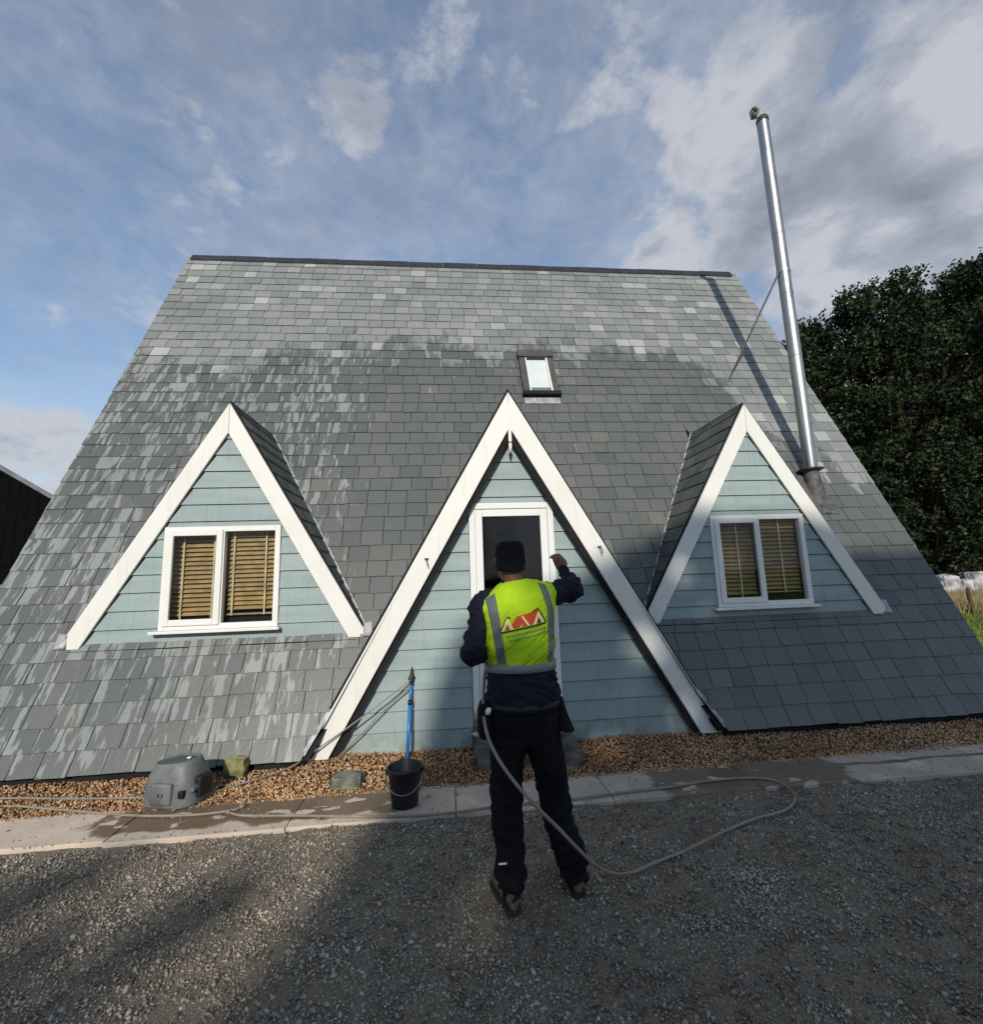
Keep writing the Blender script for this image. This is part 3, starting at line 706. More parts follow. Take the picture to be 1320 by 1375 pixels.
# skylight -------------------------------------------------------------
def rbox(b, s0, s1, z0, z1, n0, n1):
    V = [rp(s, zt(z), n) for n in (n0, n1) for z in (z0, z1) for s in (s0, s1)]
    b.add(V, [(0, 2, 3, 1), (4, 5, 7, 6), (0, 1, 5, 4), (2, 6, 7, 3), (0, 4, 6, 2), (1, 3, 7, 5)]); return b
BRN = plain('brown_skylight_metal', (.065, .06, .058), .5, .4, .2)
b = MB(); x0, x1, z0, z1 = 1.09, 1.607, 4.10, 4.95
rbox(b, x0, x0+.095, z0, z1, 0, .075); rbox(b, x1-.085, x1, z0, z1, 0, .075); rbox(b, x0-.012, x1+.012, z1-.12, z1+.01, 0, .10); rbox(b, x0, x1, z0, z0+.03, 0, .06)
SK = b.build('skylight', BRN, house)
b = MB(); rbox(b, x0+.095, x0+.113, z0+.06, z1-.12, .0, .07); rbox(b, x1-.108, x1-.085, z0+.06, z1-.12, .0, .07); b.build('sash', PVC, SK)
rbox(MB(), x0+.113, x1-.108, z0+.17, z1-.12, .02, .024).build('roller_blind', plain('sky_white_roller_blind', (.86, .86, .84), .9, .1, .03), SK)  # blind's white also carries the bright sky reflection of the pane
rbox(MB(), x0+.10, x1-.09, z0+.06, z0+.17, .01, .016).build('inner_sill', plain('grey_inner_sill', (.20, .23, .24), .5), SK)
rbox(MB(), x0+.10, x1-.09, z0+.03, z1-.12, .055, .060).build('glass', GLASS, SK)
rbox(MB(), x0-.02, x1+.02, z0-.02, z0+.045, .02, .095).build('lower_hood', BLACK, SK)
rbox(MB(), x0+.0, x1+.0, z0-.13, z0-.022, .018, .026).build('lead_apron', LEAD, SK)
# flue -----------------------------------------------------------------
FX, FY = 4.745, 1.137
fl = [2.80, 4.42, 5.34, 6.26, 7.16, 8.10]
b = MB(); b.add(*lathe([(.078, 2.45-0), (.078, 2.79)], (FX, FY, 0), 36, False)); FLU = b.build('flue', STEEL, house, True)
for i in range(5):
    b = MB(); b.add(*lathe([(.079, fl[i]), (.079, fl[i+1]-.004)], (FX, FY, 0), 48, False)); o = b.build('pipe_section', STEEL, FLU, True)
    if i: b = MB(); b.add(*lathe([(.0795, -.022), (.082, -.018), (.0805, 0), (.082, .018), (.0795, .022)], (FX, FY, fl[i]), 48, False)); b.build('joint_band', STEEL, FLU, True)
b = MB(); b.add(*lathe([(.081, -.04), (.152, -.004), (.152, .0), (.081, .018)], (FX, FY, 2.83), 40)); b.build('storm_collar', RUST, FLU, True)
V = []; F = []; sg = 28
for k in range(sg):
    a = 2*math.pi*k/sg; V.append((FX+.085*math.cos(a), FY+.085*math.sin(a), 2.80))
for k in range(sg):
    a = 2*math.pi*k/sg; x = FX+.11*math.cos(a); y = FY+.11*math.sin(a); V.append((x, y-.03, ZE+math.tan(SL)*(y-.03)+.03))
for k in range(sg): F.append((k+sg, (k+1) % sg+sg, (k+1) % sg, k))
mesh('flashing_cone', V, F, RUST, FLU, True)
V = [rp(x, t, .03+.012*noise.noise((x*9, t*9, 1))) for t in np.linspace(zt(2.2), zt(2.75), 9) for x in np.linspace(FX-.19, FX+.13, 7)]
F = [(j*7+i, j*7+i+1, j*7+i+8, j*7+i+7) for j in range(8) for i in range(6)]
mesh('lead_flashing', V, F, RUST, FLU, True)
b = MB(); b.add(*lathe([(.080, 0), (.084, .01), (.084, .05), (.07, .09), (.04, .115), (.01, .12)], (FX, FY, 8.10), 32))
b.build('cowl', plain('sooty_cowl', (.035, .033, .03), .6, .4), FLU, True)
b = MB()
bm = bmesh.new(); bmesh.ops.create_icosphere(bm, subdivisions=3, radius=.075)
for v in bm.verts: v.co = Vector((FX-.12, FY-.02, 8.25))+v.co*(.75+.7*noise.noise(v.co*22))
b.bm(bm); b.add(*tube([(FX-.07, FY, 8.13), (FX-.10, FY-.01, 8.20), (FX-.18, FY-.02, 8.28)], .012, 8)); b.build('bent_bird_guard', plain('rusty_mesh', (.16, .15, .14), .5, .5, .5, 30, 1), FLU)
b = MB(); b.add(*tube([(4.665, 1.137-.03, 5.67), (4.34, 1.98, 4.47)], .012, 10)); b.add(*lathe([(.084, -.025), (.0845, .025)], (FX, FY, 5.67), 32)); b.build('brace_rod', STEEL, FLU)
rbox(MB(), 4.29, 4.37, 4.42, 4.50, .012, .028).build('brace_plate', STEEL, FLU)

# ------------------------------------------------------------------ person
YP = -1.78
per = empty('person', (.40, YP, 0), 'person in a yellow hi-vis vest and black trousers reaching up at the door', 'person')
SKIN = plain('skin', (.17, .08, .045), .55, .3, .12, 20, .1)
NAVY = plain('navy_jacket_cloth', (.009, .0105, .020), .85, .25, .3, 9, .2)
TROU = plain('black_trouser_cloth', (.007, .007, .009), .9, .15, .35, 9, .3)
HAIR = plain('black_cap_cloth', (.008, .008, .009), .9, .15)
BOOT = plain('olive_work_boot', (.10, .085, .055), .8, .3, .45, 20, .4)
SOLE = plain('boot_sole', (.02, .02, .018), .8)
TAPEG = M('reflective_tape', .38, .5); TAPEG.color(TAPEG.mix(TAPEG.noise(40, 4), (.085, .105, .105), (.13, .15, .15))); TAPEG = TAPEG.m
TAPEB = M('waist_reflective_tape', .4, .5); TAPEB.color(TAPEB.mix(TAPEB.noise(30, 4), (.15, .16, .165), (.21, .22, .22))); TAPEB = TAPEB.m
def vest_mat():
    q = M('hi_vis_fabric', .75, .25); n = q.noise(7, 5)
    q.color(q.mix(q.map(n, .3, .7), (.34, .55, .006), (.45, .66, .014))); x, y, z = q.xyz()
    cv = q.n('ShaderNodeCombineXYZ'); q.put(cv.inputs[0], q.math('SUBTRACT', q.math('MULTIPLY', x, 13.0), q.math('MULTIPLY', z, 17.0))); q.put(cv.inputs[1], q.math('MULTIPLY', q.math('ADD', x, z), 3.0)); q.put(cv.inputs[2], q.math('MULTIPLY', y, 4.0))
    cre = q.math('ABSOLUTE', q.math('SUBTRACT', q.noise(1.0, 3, .55, .6, vec=cv.outputs[0]), .5))
    q.bump(q.math('MULTIPLY', q.map(cre, 0, .22), q.map(z, 1.46, 1.30, .15, 1)), .55, .016); return q.m
VEST = vest_mat()
def hand(b, wrist, palm_dir, side_dir, curl, up_n):
    """palm and five fingers from the wrist point"""
    w = Vector(wrist); d = Vector(palm_dir).normalized(); s = Vector(side_dir); s = (s-d*s.dot(d)).normalized(); n = d.cross(s)*up_n
    b.add(*tube([w-d*.03, w, w+d*.045, w+d*.085, w+d*.095], [.024, .026, .036, .036, .028], 14))
    for i, (o, L) in enumerate(((-.029, .070), (-.010, .080), (.010, .075), (.028, .060))):
        p = w+d*.082+s*o; pts = [w+d*.05+s*o*.9, p]; a = 0; dirn = d
        for k, f in enumerate((.42, .32, .26)):
            a += curl[k]; dirn = (d*math.cos(a)+n*math.sin(a)); p = p+dirn*L*f; pts.append(p)
        b.add(*tube(pts, [.0095, .0095, .009, .0082, .0065], 8))
    t = w+d*.02-s*.022; b.add(*tube([t, t-s*.022+d*.022, t-s*.026+d*.045+n*.012, t-s*.018+d*.068+n*.018], [.012, .012, .010, .007], 8))
# body: one continuous figure under the clothes
b = MB()
hc = Vector((.322, -1.745, 1.655))
V, F = loft([(hc.x, hc.y+dy, hc.z+dz, rx, ry) for dz, rx, ry, dy in ((-.118, .02, .02, .045), (-.11, .042, .05, .03), (-.085, .058, .075, .015), (-.05, .068, .090, .004), (-.01, .073, .096, 0), (.03, .075, .098, -.002), (.06, .070, .090, -.004), (.085, .055, .07, -.004), (.1, .028, .035, -.004))], 32)
b.add(V, F)
for sx in (-1, 1):       # ears
    b.add(*tube([hc+Vector((sx*.070, .0, -.02)), hc+Vector((sx*.082, -.008, .0)), hc+Vector((sx*.084, -.012, .018))], [.010, .014, .009], 8))
b.add(*tube([hc+Vector((0, .088, .012)), hc+Vector((0, .106, -.018)), hc+Vector((0, .094, -.026))], [.008, .013, .011], 8))   # nose
b.add(*tube([hc+Vector((-.02, .086, -.055)), hc+Vector((0, .092, -.053)), hc+Vector((.02, .086, -.055))], [.005, .008, .005], 8))  # mouth
b.add(*tube([(.325, -1.755, 1.60), (.332, -1.77, 1.54), (.335, -1.775, 1.46)], [.052, .054, .065], 20))
b.add(*loft([(.355, YP, .86, .15, .10), (.352, YP, 1.05, .135, .088), (.35, YP, 1.25, .15, .095), (.35, YP, 1.40, .165, .095), (.345, YP, 1.47, .12, .07), (.34, YP, 1.50, .06, .05)], 28))
LS, LE, LW, LH = (.175, -1.775, 1.425), (.108, -1.855, 1.195), (.165, -1.66, 1.165), (.20, -1.60, 1.15)
RS, RE, RW, RH = (.505, -1.765, 1.462), (.712, -1.60, 1.490), (.700, -1.405, 1.590), (.675, -1.36, 1.66)
b.add(*tube([LS, LE, LW], [.045, .036, .024], 14)); b.add(*tube([RS, RE, RW], [.045, .036, .024], 14))
hand(b, LW, Vector(LH)-Vector(LW), (0, .2, 1), (.9, 1.0, .8), 1)
hand(b, RW, (-.30, .12, .95), (-.9, -.3, -.2), (.55, .7, .5), -1)
HPL, KNL, ANL = (.275, YP, .86), (.255, -1.755, .47), (.257, -1.80, .08)
HPR, KNR, ANR = (.435, YP, .86), (.508, -1.70, .47), (.594, -1.728, .08)
for h_, k_, a_ in ((HPL, KNL, ANL), (HPR, KNR, ANR)):
    b.add(*tube([h_, Vector(h_).lerp(Vector(k_), .5), k_, Vector(k_).lerp(Vector(a_), .35), a_, Vector(a_)+Vector((0, .0, -.04))], [.085, .07, .052, .046, .030, .032], 16))
me = fused(b, .006, 4); me.transform(Matrix.Translation(-Vector(per['org'])))
body = link('body', me, SKIN, per, True)
for sx in (-1, 1):
    bm = bmesh.new(); bmesh.ops.create_uvsphere(bm, u_segments=12, v_segments=8, radius=.011)
    for v in bm.verts: v.co += hc+Vector((sx*.03, .082, .012))
    MB().bm(bm).build('eye', plain('eye_white', (.6, .58, .55), .2, .5, .02, 5, 0), body, True)
# cap / beanie
V, F = loft([(hc.x, hc.y-.004, hc.z-.052, .077, .100, 0, .12), (hc.x, hc.y-.004, hc.z-.02, .081, .104, 0, .10), (hc.x, hc.y-.004, hc.z+.035, .082, .105, 0, .05), (hc.x, hc.y-.004, hc.z+.075, .077, .098, 0, 0, 2.4), (hc.x, hc.y-.004, hc.z+.098, .062, .080, 0, 0, 2.4), (hc.x, hc.y-.004, hc.z+.106, .03, .04)], 36)
me_ = MB(); me_.add(V, F); e_ = fused(me_, .006, 5); folds(e_, lambda c, n_: .004*noise.noise(c*22)); e_.transform(Matrix.Translation(-Vector(per['org']))); link('cap', e_, HAIR, per, True)
# jacket
b = MB()
b.add(*loft([(.356, YP, .925, .195, .130), (.357, YP, .945, .199, .135), (.355, YP, 1.02, .187, .128), (.350, YP, 1.12, .172, .118), (.348, YP, 1.25, .176, .120), (.348, YP, 1.36, .19, .122, .06), (.347, YP, 1.43, .195, .115, .12), (.345, YP, 1.475, .165, .095, .14), (.338, YP, 1.510, .10, .075, .10), (.334, YP, 1.545, .062, .06)], 44))
b.add(*tube(spline([(.23, YP, 1.42), LS, Vector(LS).lerp(Vector(LE), .5), LE, Vector(LE).lerp(Vector(LW), .5), LW], 4), [.07, .07, .072, .072, .070, .068, .066, .064, .062, .060, .062, .064, .066, .062, .056, .052, .048, .044, .042, .040, .040][:21], 18))
b.add(*tube(spline([(.42, YP, 1.42), RS, Vector(RS).lerp(Vector(RE), .5), RE, Vector(RE).lerp(Vector(RW), .5), RW], 4), [.07, .07, .074, .074, .072, .068, .066, .064, .062, .062, .063, .064, .064, .058, .052, .048, .044, .041, .039, .038, .038][:21], 18))
me = fused(b, .008, 5)
def wr(c, n_):
    if 1.12 < c.z < 1.50 and .17 < c.x < .53 and abs(c.y-YP) > .05: return -.014
    p = Vector((c.x*5+c.z*3, c.y*5, c.z*11-c.x*5)); 
    k = noise.noise(Vector((c.x*9+3, c.y*9, c.z*24+c.x*14)))
    return .013*noise.noise(p*1.4)+.012*max(0, 1-abs(k)*4)-.004
folds(me, wr); me.transform(Matrix.Translation(-Vector(per['org']))); link('jacket', me, NAVY, per, True)
# trousers
b = MB()
b.add(*loft([(.362, YP, .99, .165, .115), (.362, YP, .93, .182, .125), (.360, YP, .86, .188, .132), (.360, YP, .79, .185, .125), (.36, YP, .74, .17, .11)], 40))
b.add(*tube(spline([HPL, (.27, YP, .74), (.262, -1.765, .60), KNL, (.257, -1.77, .30), (.258, -1.80, .14), (.258, -1.805, .045)], 3), [.098, .098, .096, .094, .090, .086, .083, .081, .080, .080, .079, .077, .074, .071, .068, .064, .060, .058, .056], 22))
b.add(*tube(spline([HPR, (.452, YP, .74), (.485, -1.75, .60), KNR, (.535, -1.70, .30), (.578, -1.735, .15), (.592, -1.735, .06)], 3), [.100, .100, .098, .094, .090, .087, .084, .082, .081, .080, .079, .077, .074, .070, .068, .065, .062, .060, .058], 22))
me = fused(b, .008, 4)
def wt(c, n_):
    lo = max(0, min(1, (.45-c.z)/.35)); p = Vector((c.x*7, c.y*7, c.z*16+c.x*8)); k = noise.noise(Vector((c.x*8, c.y*8+2, c.z*20-c.x*12))); kn = max(0, 1-abs(c.z-.47)/.12); return (.006+.012*lo)*(noise.noise(p)+.6*noise.noise(p*2.3)*.7)+(.004+.012*lo+.008*kn)*max(0, 1-abs(k)*4)+.004*noise.noise(c*26)
folds(me, wt); me.transform(Matrix.Translation(-Vector(per['org']))); T = link('trousers', me, TROU, per, True)
# holster pockets and belt
b = MB(); b.add(*loft([(.163, YP+.0, .775, .040, .075), (.160, YP, .83, .044, .08), (.160, YP, .90, .040, .078), (.165, YP, .935, .034, .07)], 20)); b.build('holster_pocket', TROU, T, True)
b = MB(); b.add(*loft([(.565, YP-.01, .79, .050, .075, -.1), (.558, YP-.01, .80, .050, .07), (.548, YP, .87, .034, .07), (.54, YP, .94, .024, .06)], 20)); b.build('holster_pocket', TROU, T, True)
b = MB(); b.add(*loft([(.361, YP, .90, .193, .138), (.361, YP, .94, .193, .138)], 40)); b.build('belt', plain('belt', (.01, .01, .01), .5), T, True)
b = MB(); b.add(*loft([(.165, -1.885, .905, .012, .010), (.168, -1.89, .925, .014, .012), (.172, -1.885, .935, .010, .009)], 12)); b.build('white_tag', PVC, T, True)
MB().box(.197, .235, -1.868, -1.862, .224, .230).build('white_piping', PVC, T)
# boots
def boot(heel, toe, name='boot'):
    h = Vector(heel); t = Vector(toe); d = (t-h); L = d.length; d.normalize(); s = Vector((-d.y, d.x, 0)); b = MB(); so_ = MB()
    for (bb, prof, zs) in ((b, None, None),):
        rings = []
        for f, w, hgt in ((.0, .026, .085), (.05, .034, .105), (.2, .037, .115), (.36, .037, .105), (.5, .041, .075), (.68, .048, .062), (.85, .045, .055), (.96, .032, .045), (1.0, .014, .030)):
            c = h+d*L*f; ring_ = []
            for k in range(16):
                a = 2*math.pi*k/16; y_ = math.cos(a)*w; z_ = max(.018, .018+hgt/2+math.sin(a)*hgt/2*1.0); ring_.append(c+s*y_+Vector((0, 0, z_)))
            rings.append(ring_)
        V = [p for r_ in rings for p in r_]; n = len(rings)
        F = [(i*16+k, i*16+(k+1) % 16, (i+1)*16+(k+1) % 16, (i+1)*16+k) for i in range(n-1) for k in range(16)]+[tuple(range(15, -1, -1)), tuple((n-1)*16+k for k in range(16))]
        b.add(V, F)
    c = h+d*.07; b.add(*tube([c+Vector((0, 0, .05)), c+Vector((0, 0, .13))], [.046, .045], 18))
    me = fused(b, .005, 4); folds(me, lambda c, n_: .0025*noise.noise(c*40)); me.transform(Matrix.Translation(-Vector(per['org']))); o = link('boot', me, BOOT, per, True)
    pts = []
    for f, w in ((0, .020), (.03, .030), (.08, .035), (.2, .037), (.36, .037), (.5, .042), (.68, .049), (.85, .046), (.97, .032), (1.0, .012)): pts.append((f, w))
    out = [h+d*L*f+s*w for f, w in pts]+[h+d*L*f-s*w for f, w in reversed(pts)]; n = len(out)
    V = [(p.x, p.y, 0.0) for p in out]+[(p.x, p.y, .022) for p in out]
    mesh('sole', V, [tuple(reversed(range(n))), tuple(range(n, 2*n))]+[(k, (k+1) % n, (k+1) % n+n, k+n) for k in range(n)], SOLE, o)
boot((.268, -1.862, 0), (.200, -1.60, 0)); boot((.594, -1.79, 0), (.608, -1.52, 0))
# vest
rv = [(.350, YP, 1.098, .178, .126), (.350, YP, 1.10, .180, .128), (.350, YP, 1.17, .180, .131), (.349, YP, 1.25, .187, .133), (.347, YP, 1.33, .198, .135, .04), (.345, YP, 1.40, .212, .133, .10), (.343, YP, 1.445, .220, .122, .16), (.342, YP, 1.485, .195, .100, .20), (.339, YP, 1.522, .125, .080, .17), (.336, YP, 1.548, .072, .066, .10)]
def dense(rv, n=5):
    out = []; rv = [tuple(list(r)+[0]*(6-len(r))) for r in rv]
    for i in range(len(rv)-1):
        for k in range(n): out.append(tuple(rv[i][j]+(rv[i+1][j]-rv[i][j])*k/n for j in range(6)))
    out.append(rv[-1]); return out
V, F = loft(dense(rv), 120); F = F[:-2]
vm = bpy.data.meshes.new('vest'); vm.from_pydata(V, [], F); vm.update()
def wv(c, n_):
    a = (c.x-.35)*.62+(c.z-1.15)*.9; p = Vector(((c.x-.35)*9+(c.z)*-13, c.y*4, 0)); lo = max(0, min(1, (1.36-c.z)/.2))*max(0, min(1, (c.z-1.145)/.05))
    f = .020*lo*(1-min(1, abs(noise.noise(p*1.25+Vector((0, 0, 1.7))))*3.2))+.009*lo*(1-min(1, abs(noise.noise(p*2.6+Vector((3, 0, 1.7))))*3)) + .004*noise.noise(Vector((c.x*10, c.y*10, c.z*10)))
    sh = max(0, min(1, (c.z-1.38)/.1)); f += .004*sh*noise.noise(c*24); return f
folds(vm, wv)
Vw = [v.co.copy() for v in vm.vertices]; Fw = [tuple(p.vertices) for p in vm.polygons]; BVH = BVHTree.FromPolygons(Vw, Fw)
vm.transform(Matrix.Translation(-Vector(per['org']))); vest = link('vest', vm, VEST, per, True)
sm = vest.modifiers.new('solid', 'SOLIDIFY'); sm.thickness = .003; sm.offset = -1
def decal(poly, name, mat, off=.0035, res=.008, front=False):
    """flat print or tape following the vest; poly in (x,z), convex"""
    x0, x1 = min(p[0] for p in poly), max(p[0] for p in poly); z0, z1 = min(p[1] for p in poly), max(p[1] for p in poly)
    nx, nz = max(1, int((x1-x0)/res)), max(1, int((z1-z0)/res)); b = MB(); sgn = -1 if not front else 1
    for i in range(nx):
        for j in range(nz):
            c = [(x0+(x1-x0)*(i+a)/nx, z0+(z1-z0)*(j+e_)/nz) for a, e_ in ((0, 0), (1, 0), (1, 1), (0, 1))]
            # clip the cell against the polygon
            q = c
            for k in range(len(poly)):
                p, r_ = poly[k], poly[(k+1) % len(poly)]; ex, ez = r_[0]-p[0], r_[1]-p[1]; q = clip(q, ez, -ex, ez*p[0]-ex*p[1])
                if len(q) < 3: break
            if len(q) < 3: continue
            W_ = []
            for (x, z) in q:
                h, n_, _, _ = BVH.ray_cast(Vector((x, YP+sgn*1.0, z)), Vector((0, -sgn, 0)))
                if h is None: break
                W_.append(h+Vector((0, sgn*off, 0)))
            if len(W_) == len(q): b.add(W_, [tuple(range(len(q)))])
    if b.V:
        me = mesh(name, b.V, b.F, mat, vest); 
        s_ = me.modifiers.new('solid', 'SOLIDIFY'); s_.thickness = .0012; s_.offset = 0; return me
# waist band all round: own ring surface
V, F = loft([(.350, YP, 1.092, .186, .135), (.350, YP, 1.094, .189, .1385), (.350, YP, 1.130, .189, .1405), (.350, YP, 1.132, .186, .136)], 80); bb = MB(); bb.add(V, F[:-2]); bb.build('waist_band', TAPEB, vest, True)
def ccw(p):
    a = sum(p[i][0]*p[(i+1) % len(p)][1]-p[(i+1) % len(p)][0]*p[i][1] for i in range(len(p))); return p if a > 0 else p[::-1]
def dd(poly, name, mat, off=.0035): return decal(ccw(poly), name, mat, off)
# shoulder straps of reflective tape
for fr_ in (False, True):
    for quad in ([(.172, 1.455), (.222, 1.485), (.245, 1.30), (.200, 1.30)], [(.200, 1.30), (.245, 1.30), (.262, 1.137), (.222, 1.137)],
                 [(.452, 1.535), (.492, 1.52), (.530, 1.38), (.488, 1.40)], [(.488, 1.40), (.530, 1.38), (.526, 1.22), (.488, 1.22)], [(.488, 1.22), (.526, 1.22), (.512, 1.137), (.478, 1.137)]):
        decal(ccw(quad), 'reflective_tape', TAPEG, .005, front=fr_)
# printed logo: red roof between two pale gables, dark outline, lines of small lettering
RED = plain('red_print', (.55, .07, .02), .6, .2, .1, 5, 0); PALE = plain('pale_print', (.80, .72, .35), .6, .2, .1, 5, 0); INK = plain('dark_print', (.03, .05, .015), .6, .2, .1, 5, 0)
WPR = plain('grey_green_print', (.20, .33, .08), .6, .2, .2, 60, 0)
lx, lz = .358, 1.345
def L2(u, v): return (lx+u*1.08, lz+v*1.12+u*.19)
dd([L2(-.068, -.022), L2(.050, -.022), L2(.072, .034), L2(-.036, .026)], 'logo_print', RED, .0042)
for u in (-.078, .072): 
    dd([L2(u-.030, -.026), L2(u+.030, -.026), L2(u, .030)], 'logo_print', PALE, .0056)
    dd([L2(u-.012, -.024), L2(u+.012, -.024), L2(u, .004)], 'logo_print', RED if u < 0 else INK, .007)
dd([L2(-.012, .022), L2(-.004, .024), L2(.028, -.024), L2(.018, -.024)], 'logo_print', PALE, .0056)
dd([L2(-.022, -.024), L2(-.012, -.024), L2(-.006, -.008)], 'logo_print', PALE, .0056)
dd([L2(-.115, -.034), L2(.108, -.034), L2(.108, -.027), L2(-.115, -.027)], 'logo_print', INK, .0048)
for a_, b_ in (((-.112, -.030), (-.078, .034)), ((-.078, .034), (-.062, .026)), ((.072, .038), (.108, -.028)), ((.04, .030), (.072, .042))):
    n_ = Vector((a_[1]-b_[1], b_[0]-a_[0])).normalized()*.0025
    dd([L2(a_[0]-n_.x, a_[1]-n_.y), L2(b_[0]-n_.x, b_[1]-n_.y), L2(b_[0]+n_.x, b_[1]+n_.y), L2(a_[0]+n_.x, a_[1]+n_.y)], 'logo_print', INK, .006)
for row, (u0, u1) in enumerate(((-.085, .10), (-.07, .095))):
    u = u0
    while u < u1:
        w = random.uniform(.010, .022); v = -.052-row*.020; dd([L2(u, v-.0035), L2(u+w, v-.0035), L2(u+w, v+.0035), L2(u, v+.0035)], 'lettering', WPR, .0045); u += w+.004

# ------------------------------------------------------------------ hoses, bucket, machine
HOSE = plain('beige_hose', (.22, .185, .145), .55, .4, .15, 10, .1); HOSED = plain('grey_cord', (.22, .20, .17), .6, .3, .15)
pA = [(-4.3, -.24), (-3.329, -.321), (-2.952, -.413), (-2.507, -.544), (-2.167, -.637), (-1.8, -.685), (-1.561, -.664), (-1.50, -.621)]
b = MB(); b.add(*tube(spline([(x, y, .024) for x, y in pA], 6), .0082, 10)); b.add(*tube([(-1.515, -.63, .024), (-1.49, -.60, .024)], .014, 10))
tag(b.build('hose', HOSE, None, True, (-2.4, -.55, .012)), 'beige garden hose from the left edge of the picture ending by the grey tub', 'hose')
pB = [(-1.552, -.695), (-1.418, -.754), (-1.059, -.811), (-.652, -.884), (-.257, -.937), (.038, -.930), (.241, -.905), (.551, -.891), (.869, -.881), (1.203, -.849), (1.546, -.827), (1.855, -.785), (2.147, -.785), (2.332, -.853), (2.350, -1.013), (2.247, -1.145), (2.092, -1.234), (1.846, -1.294), (1.521, -1.422), (1.278, -1.531), (1.08, -1.60), (.93, -1.66)]
P3 = [(x, y, .024 if y > -.95 else (.024 if y > -.97 else .012)) for x, y in pB]
P3 += [(.80, -1.74, .06), (.68, -1.85, .165), (.57, -1.95, .30), (.455, -2.01, .44), (.350, -2.02, .55), (.265, -2.00, .645), (.195, -1.96, .74), (.155, -1.90, .83), (.150, -1.80, .93), (.17, -1.68, 1.05), (.20, -1.60, 1.13), (.215, -1.56, 1.19)]
b = MB(); b.add(*tube(spline(P3, 6), .0082, 10)); b.add(*tube([(-1.555, -.69, .024), (-1.58, -.67, .024)], .014, 10))
tag(b.build('hose', HOSE, None, True, (0, -.93, .012)), 'long beige hose looping over the driveway up to the hand of the person', 'hose')
b = MB(); b.add(*tube(spline([(-1.13, -.36+.0, .03), (-1.357, -.12, .032), (-1.583, -.16, .032), (-1.739, -.33, .03), (-1.87, -.42, .03), (-2.0, -.50, .024)], 6), .006, 8))
tag(b.build('cord', HOSED, None, True, (-1.6, -.3, .02)), 'thin pale cord lying across the shingle between bargeboard foot and grey tub', 'cord') if False else None
bpy.data.objects
def cordage(name, P, r, mat, label, cat, loc):
    b = MB(); b.add(*tube(spline(P, 7), r, 8)); return tag(b.build(name, mat, None, True, loc), label, cat)
cordage('cord', [(-.388, .165, .655), (-.62, .12, .50), (-.93, .08, .30), (-1.20, .05, .135), (-1.33, .0, .06), (-1.46, -.09, .034), (-1.60, -.20, .03), (-1.76, -.31, .028), (-1.86, -.41, .026), (-1.98, -.60, .024)], .006, HOSED, 'thin pale cord from the blue pole top across the bargeboard foot to the grey tub', 'cord', (-1.3, 0, .06))
cordage('cord', [(-.392, .165, .60), (-.60, .17, .43), (-.83, .17, .21), (-1.004, .18, .055), (-1.06, .16, .025)], .006, HOSED, 'thin dark cord from the blue pole down to the shingle inside the gable', 'cord', (-1.0, .18, .03))
cordage('cord', [(-4.3, -.10, .02), (-3.446, -.192, .028), (-2.819, -.300, .028), (-2.36, -.357, .026), (-2.1, -.40, .026)], .007, HOSED, 'thin tan cord lying on the shingle left of the grey tub', 'cord', (-3.0, -.25, .02))
# yellow loop on the far verge
b = MB(); V, F = tube([Vector((5.72+.135*math.cos(a)*.8, 1.50+.06*math.cos(a), 3.02+.15*math.sin(a))) for a in np.linspace(-2.4, 2.9, 30)], .010, 8); b.add(V, F)
tag(b.build('hose_loop', plain('yellow_green_rope', (.50, .55, .18), .6), None, True, (5.65, 1.5, 3.0)), 'small yellow green rope loop hanging over the right roof edge', 'rope')
# pole
BLUE = plain('blue_anodised_tube', (.02, .17, .42), .35, .5, .1); BLK = plain('black_plastic', (.012, .012, .013), .45, .4, .2)
pole = empty('telescopic_pole', (-.41, .05, 0), 'blue telescopic pole with black clamp head leaning on the pale blue boards', 'pole')
pa, pb = Vector((-.415, .02, .02)), Vector((-.384, .215, .72)); pd = pb-pa
b = MB(); b.add(*tube([pa, pa+pd*.62], .0165, 16)); b.build('lower_tube', BLUE, pole, True)
b = MB(); b.add(*tube([pa+pd*.62, pa+pd*.86], .0135, 16)); b.build('upper_tube', BLUE, pole, True)
b = MB(); b.add(*tube([pa+pd*.60, pa+pd*.66], .021, 16)); b.add(*tube([pa+pd*.84, pa+pd*.87], .020, 12)); b.build('collar', BLK, pole, True)
b = MB(); b.add(*tube([pa+pd*.86, pa+pd*.90, pa+pd*.93, pa+pd*.96, pa+pd*1.0, pa+pd*1.05], [.014, .024, .026, .018, .014, .006], 12)); b.add(*tube([pa+pd*.90+Vector((-.03, 0, 0)), pa+pd*.93+Vector((.03, 0, 0))], .008, 8)); b.build('head', BLK, pole, True)
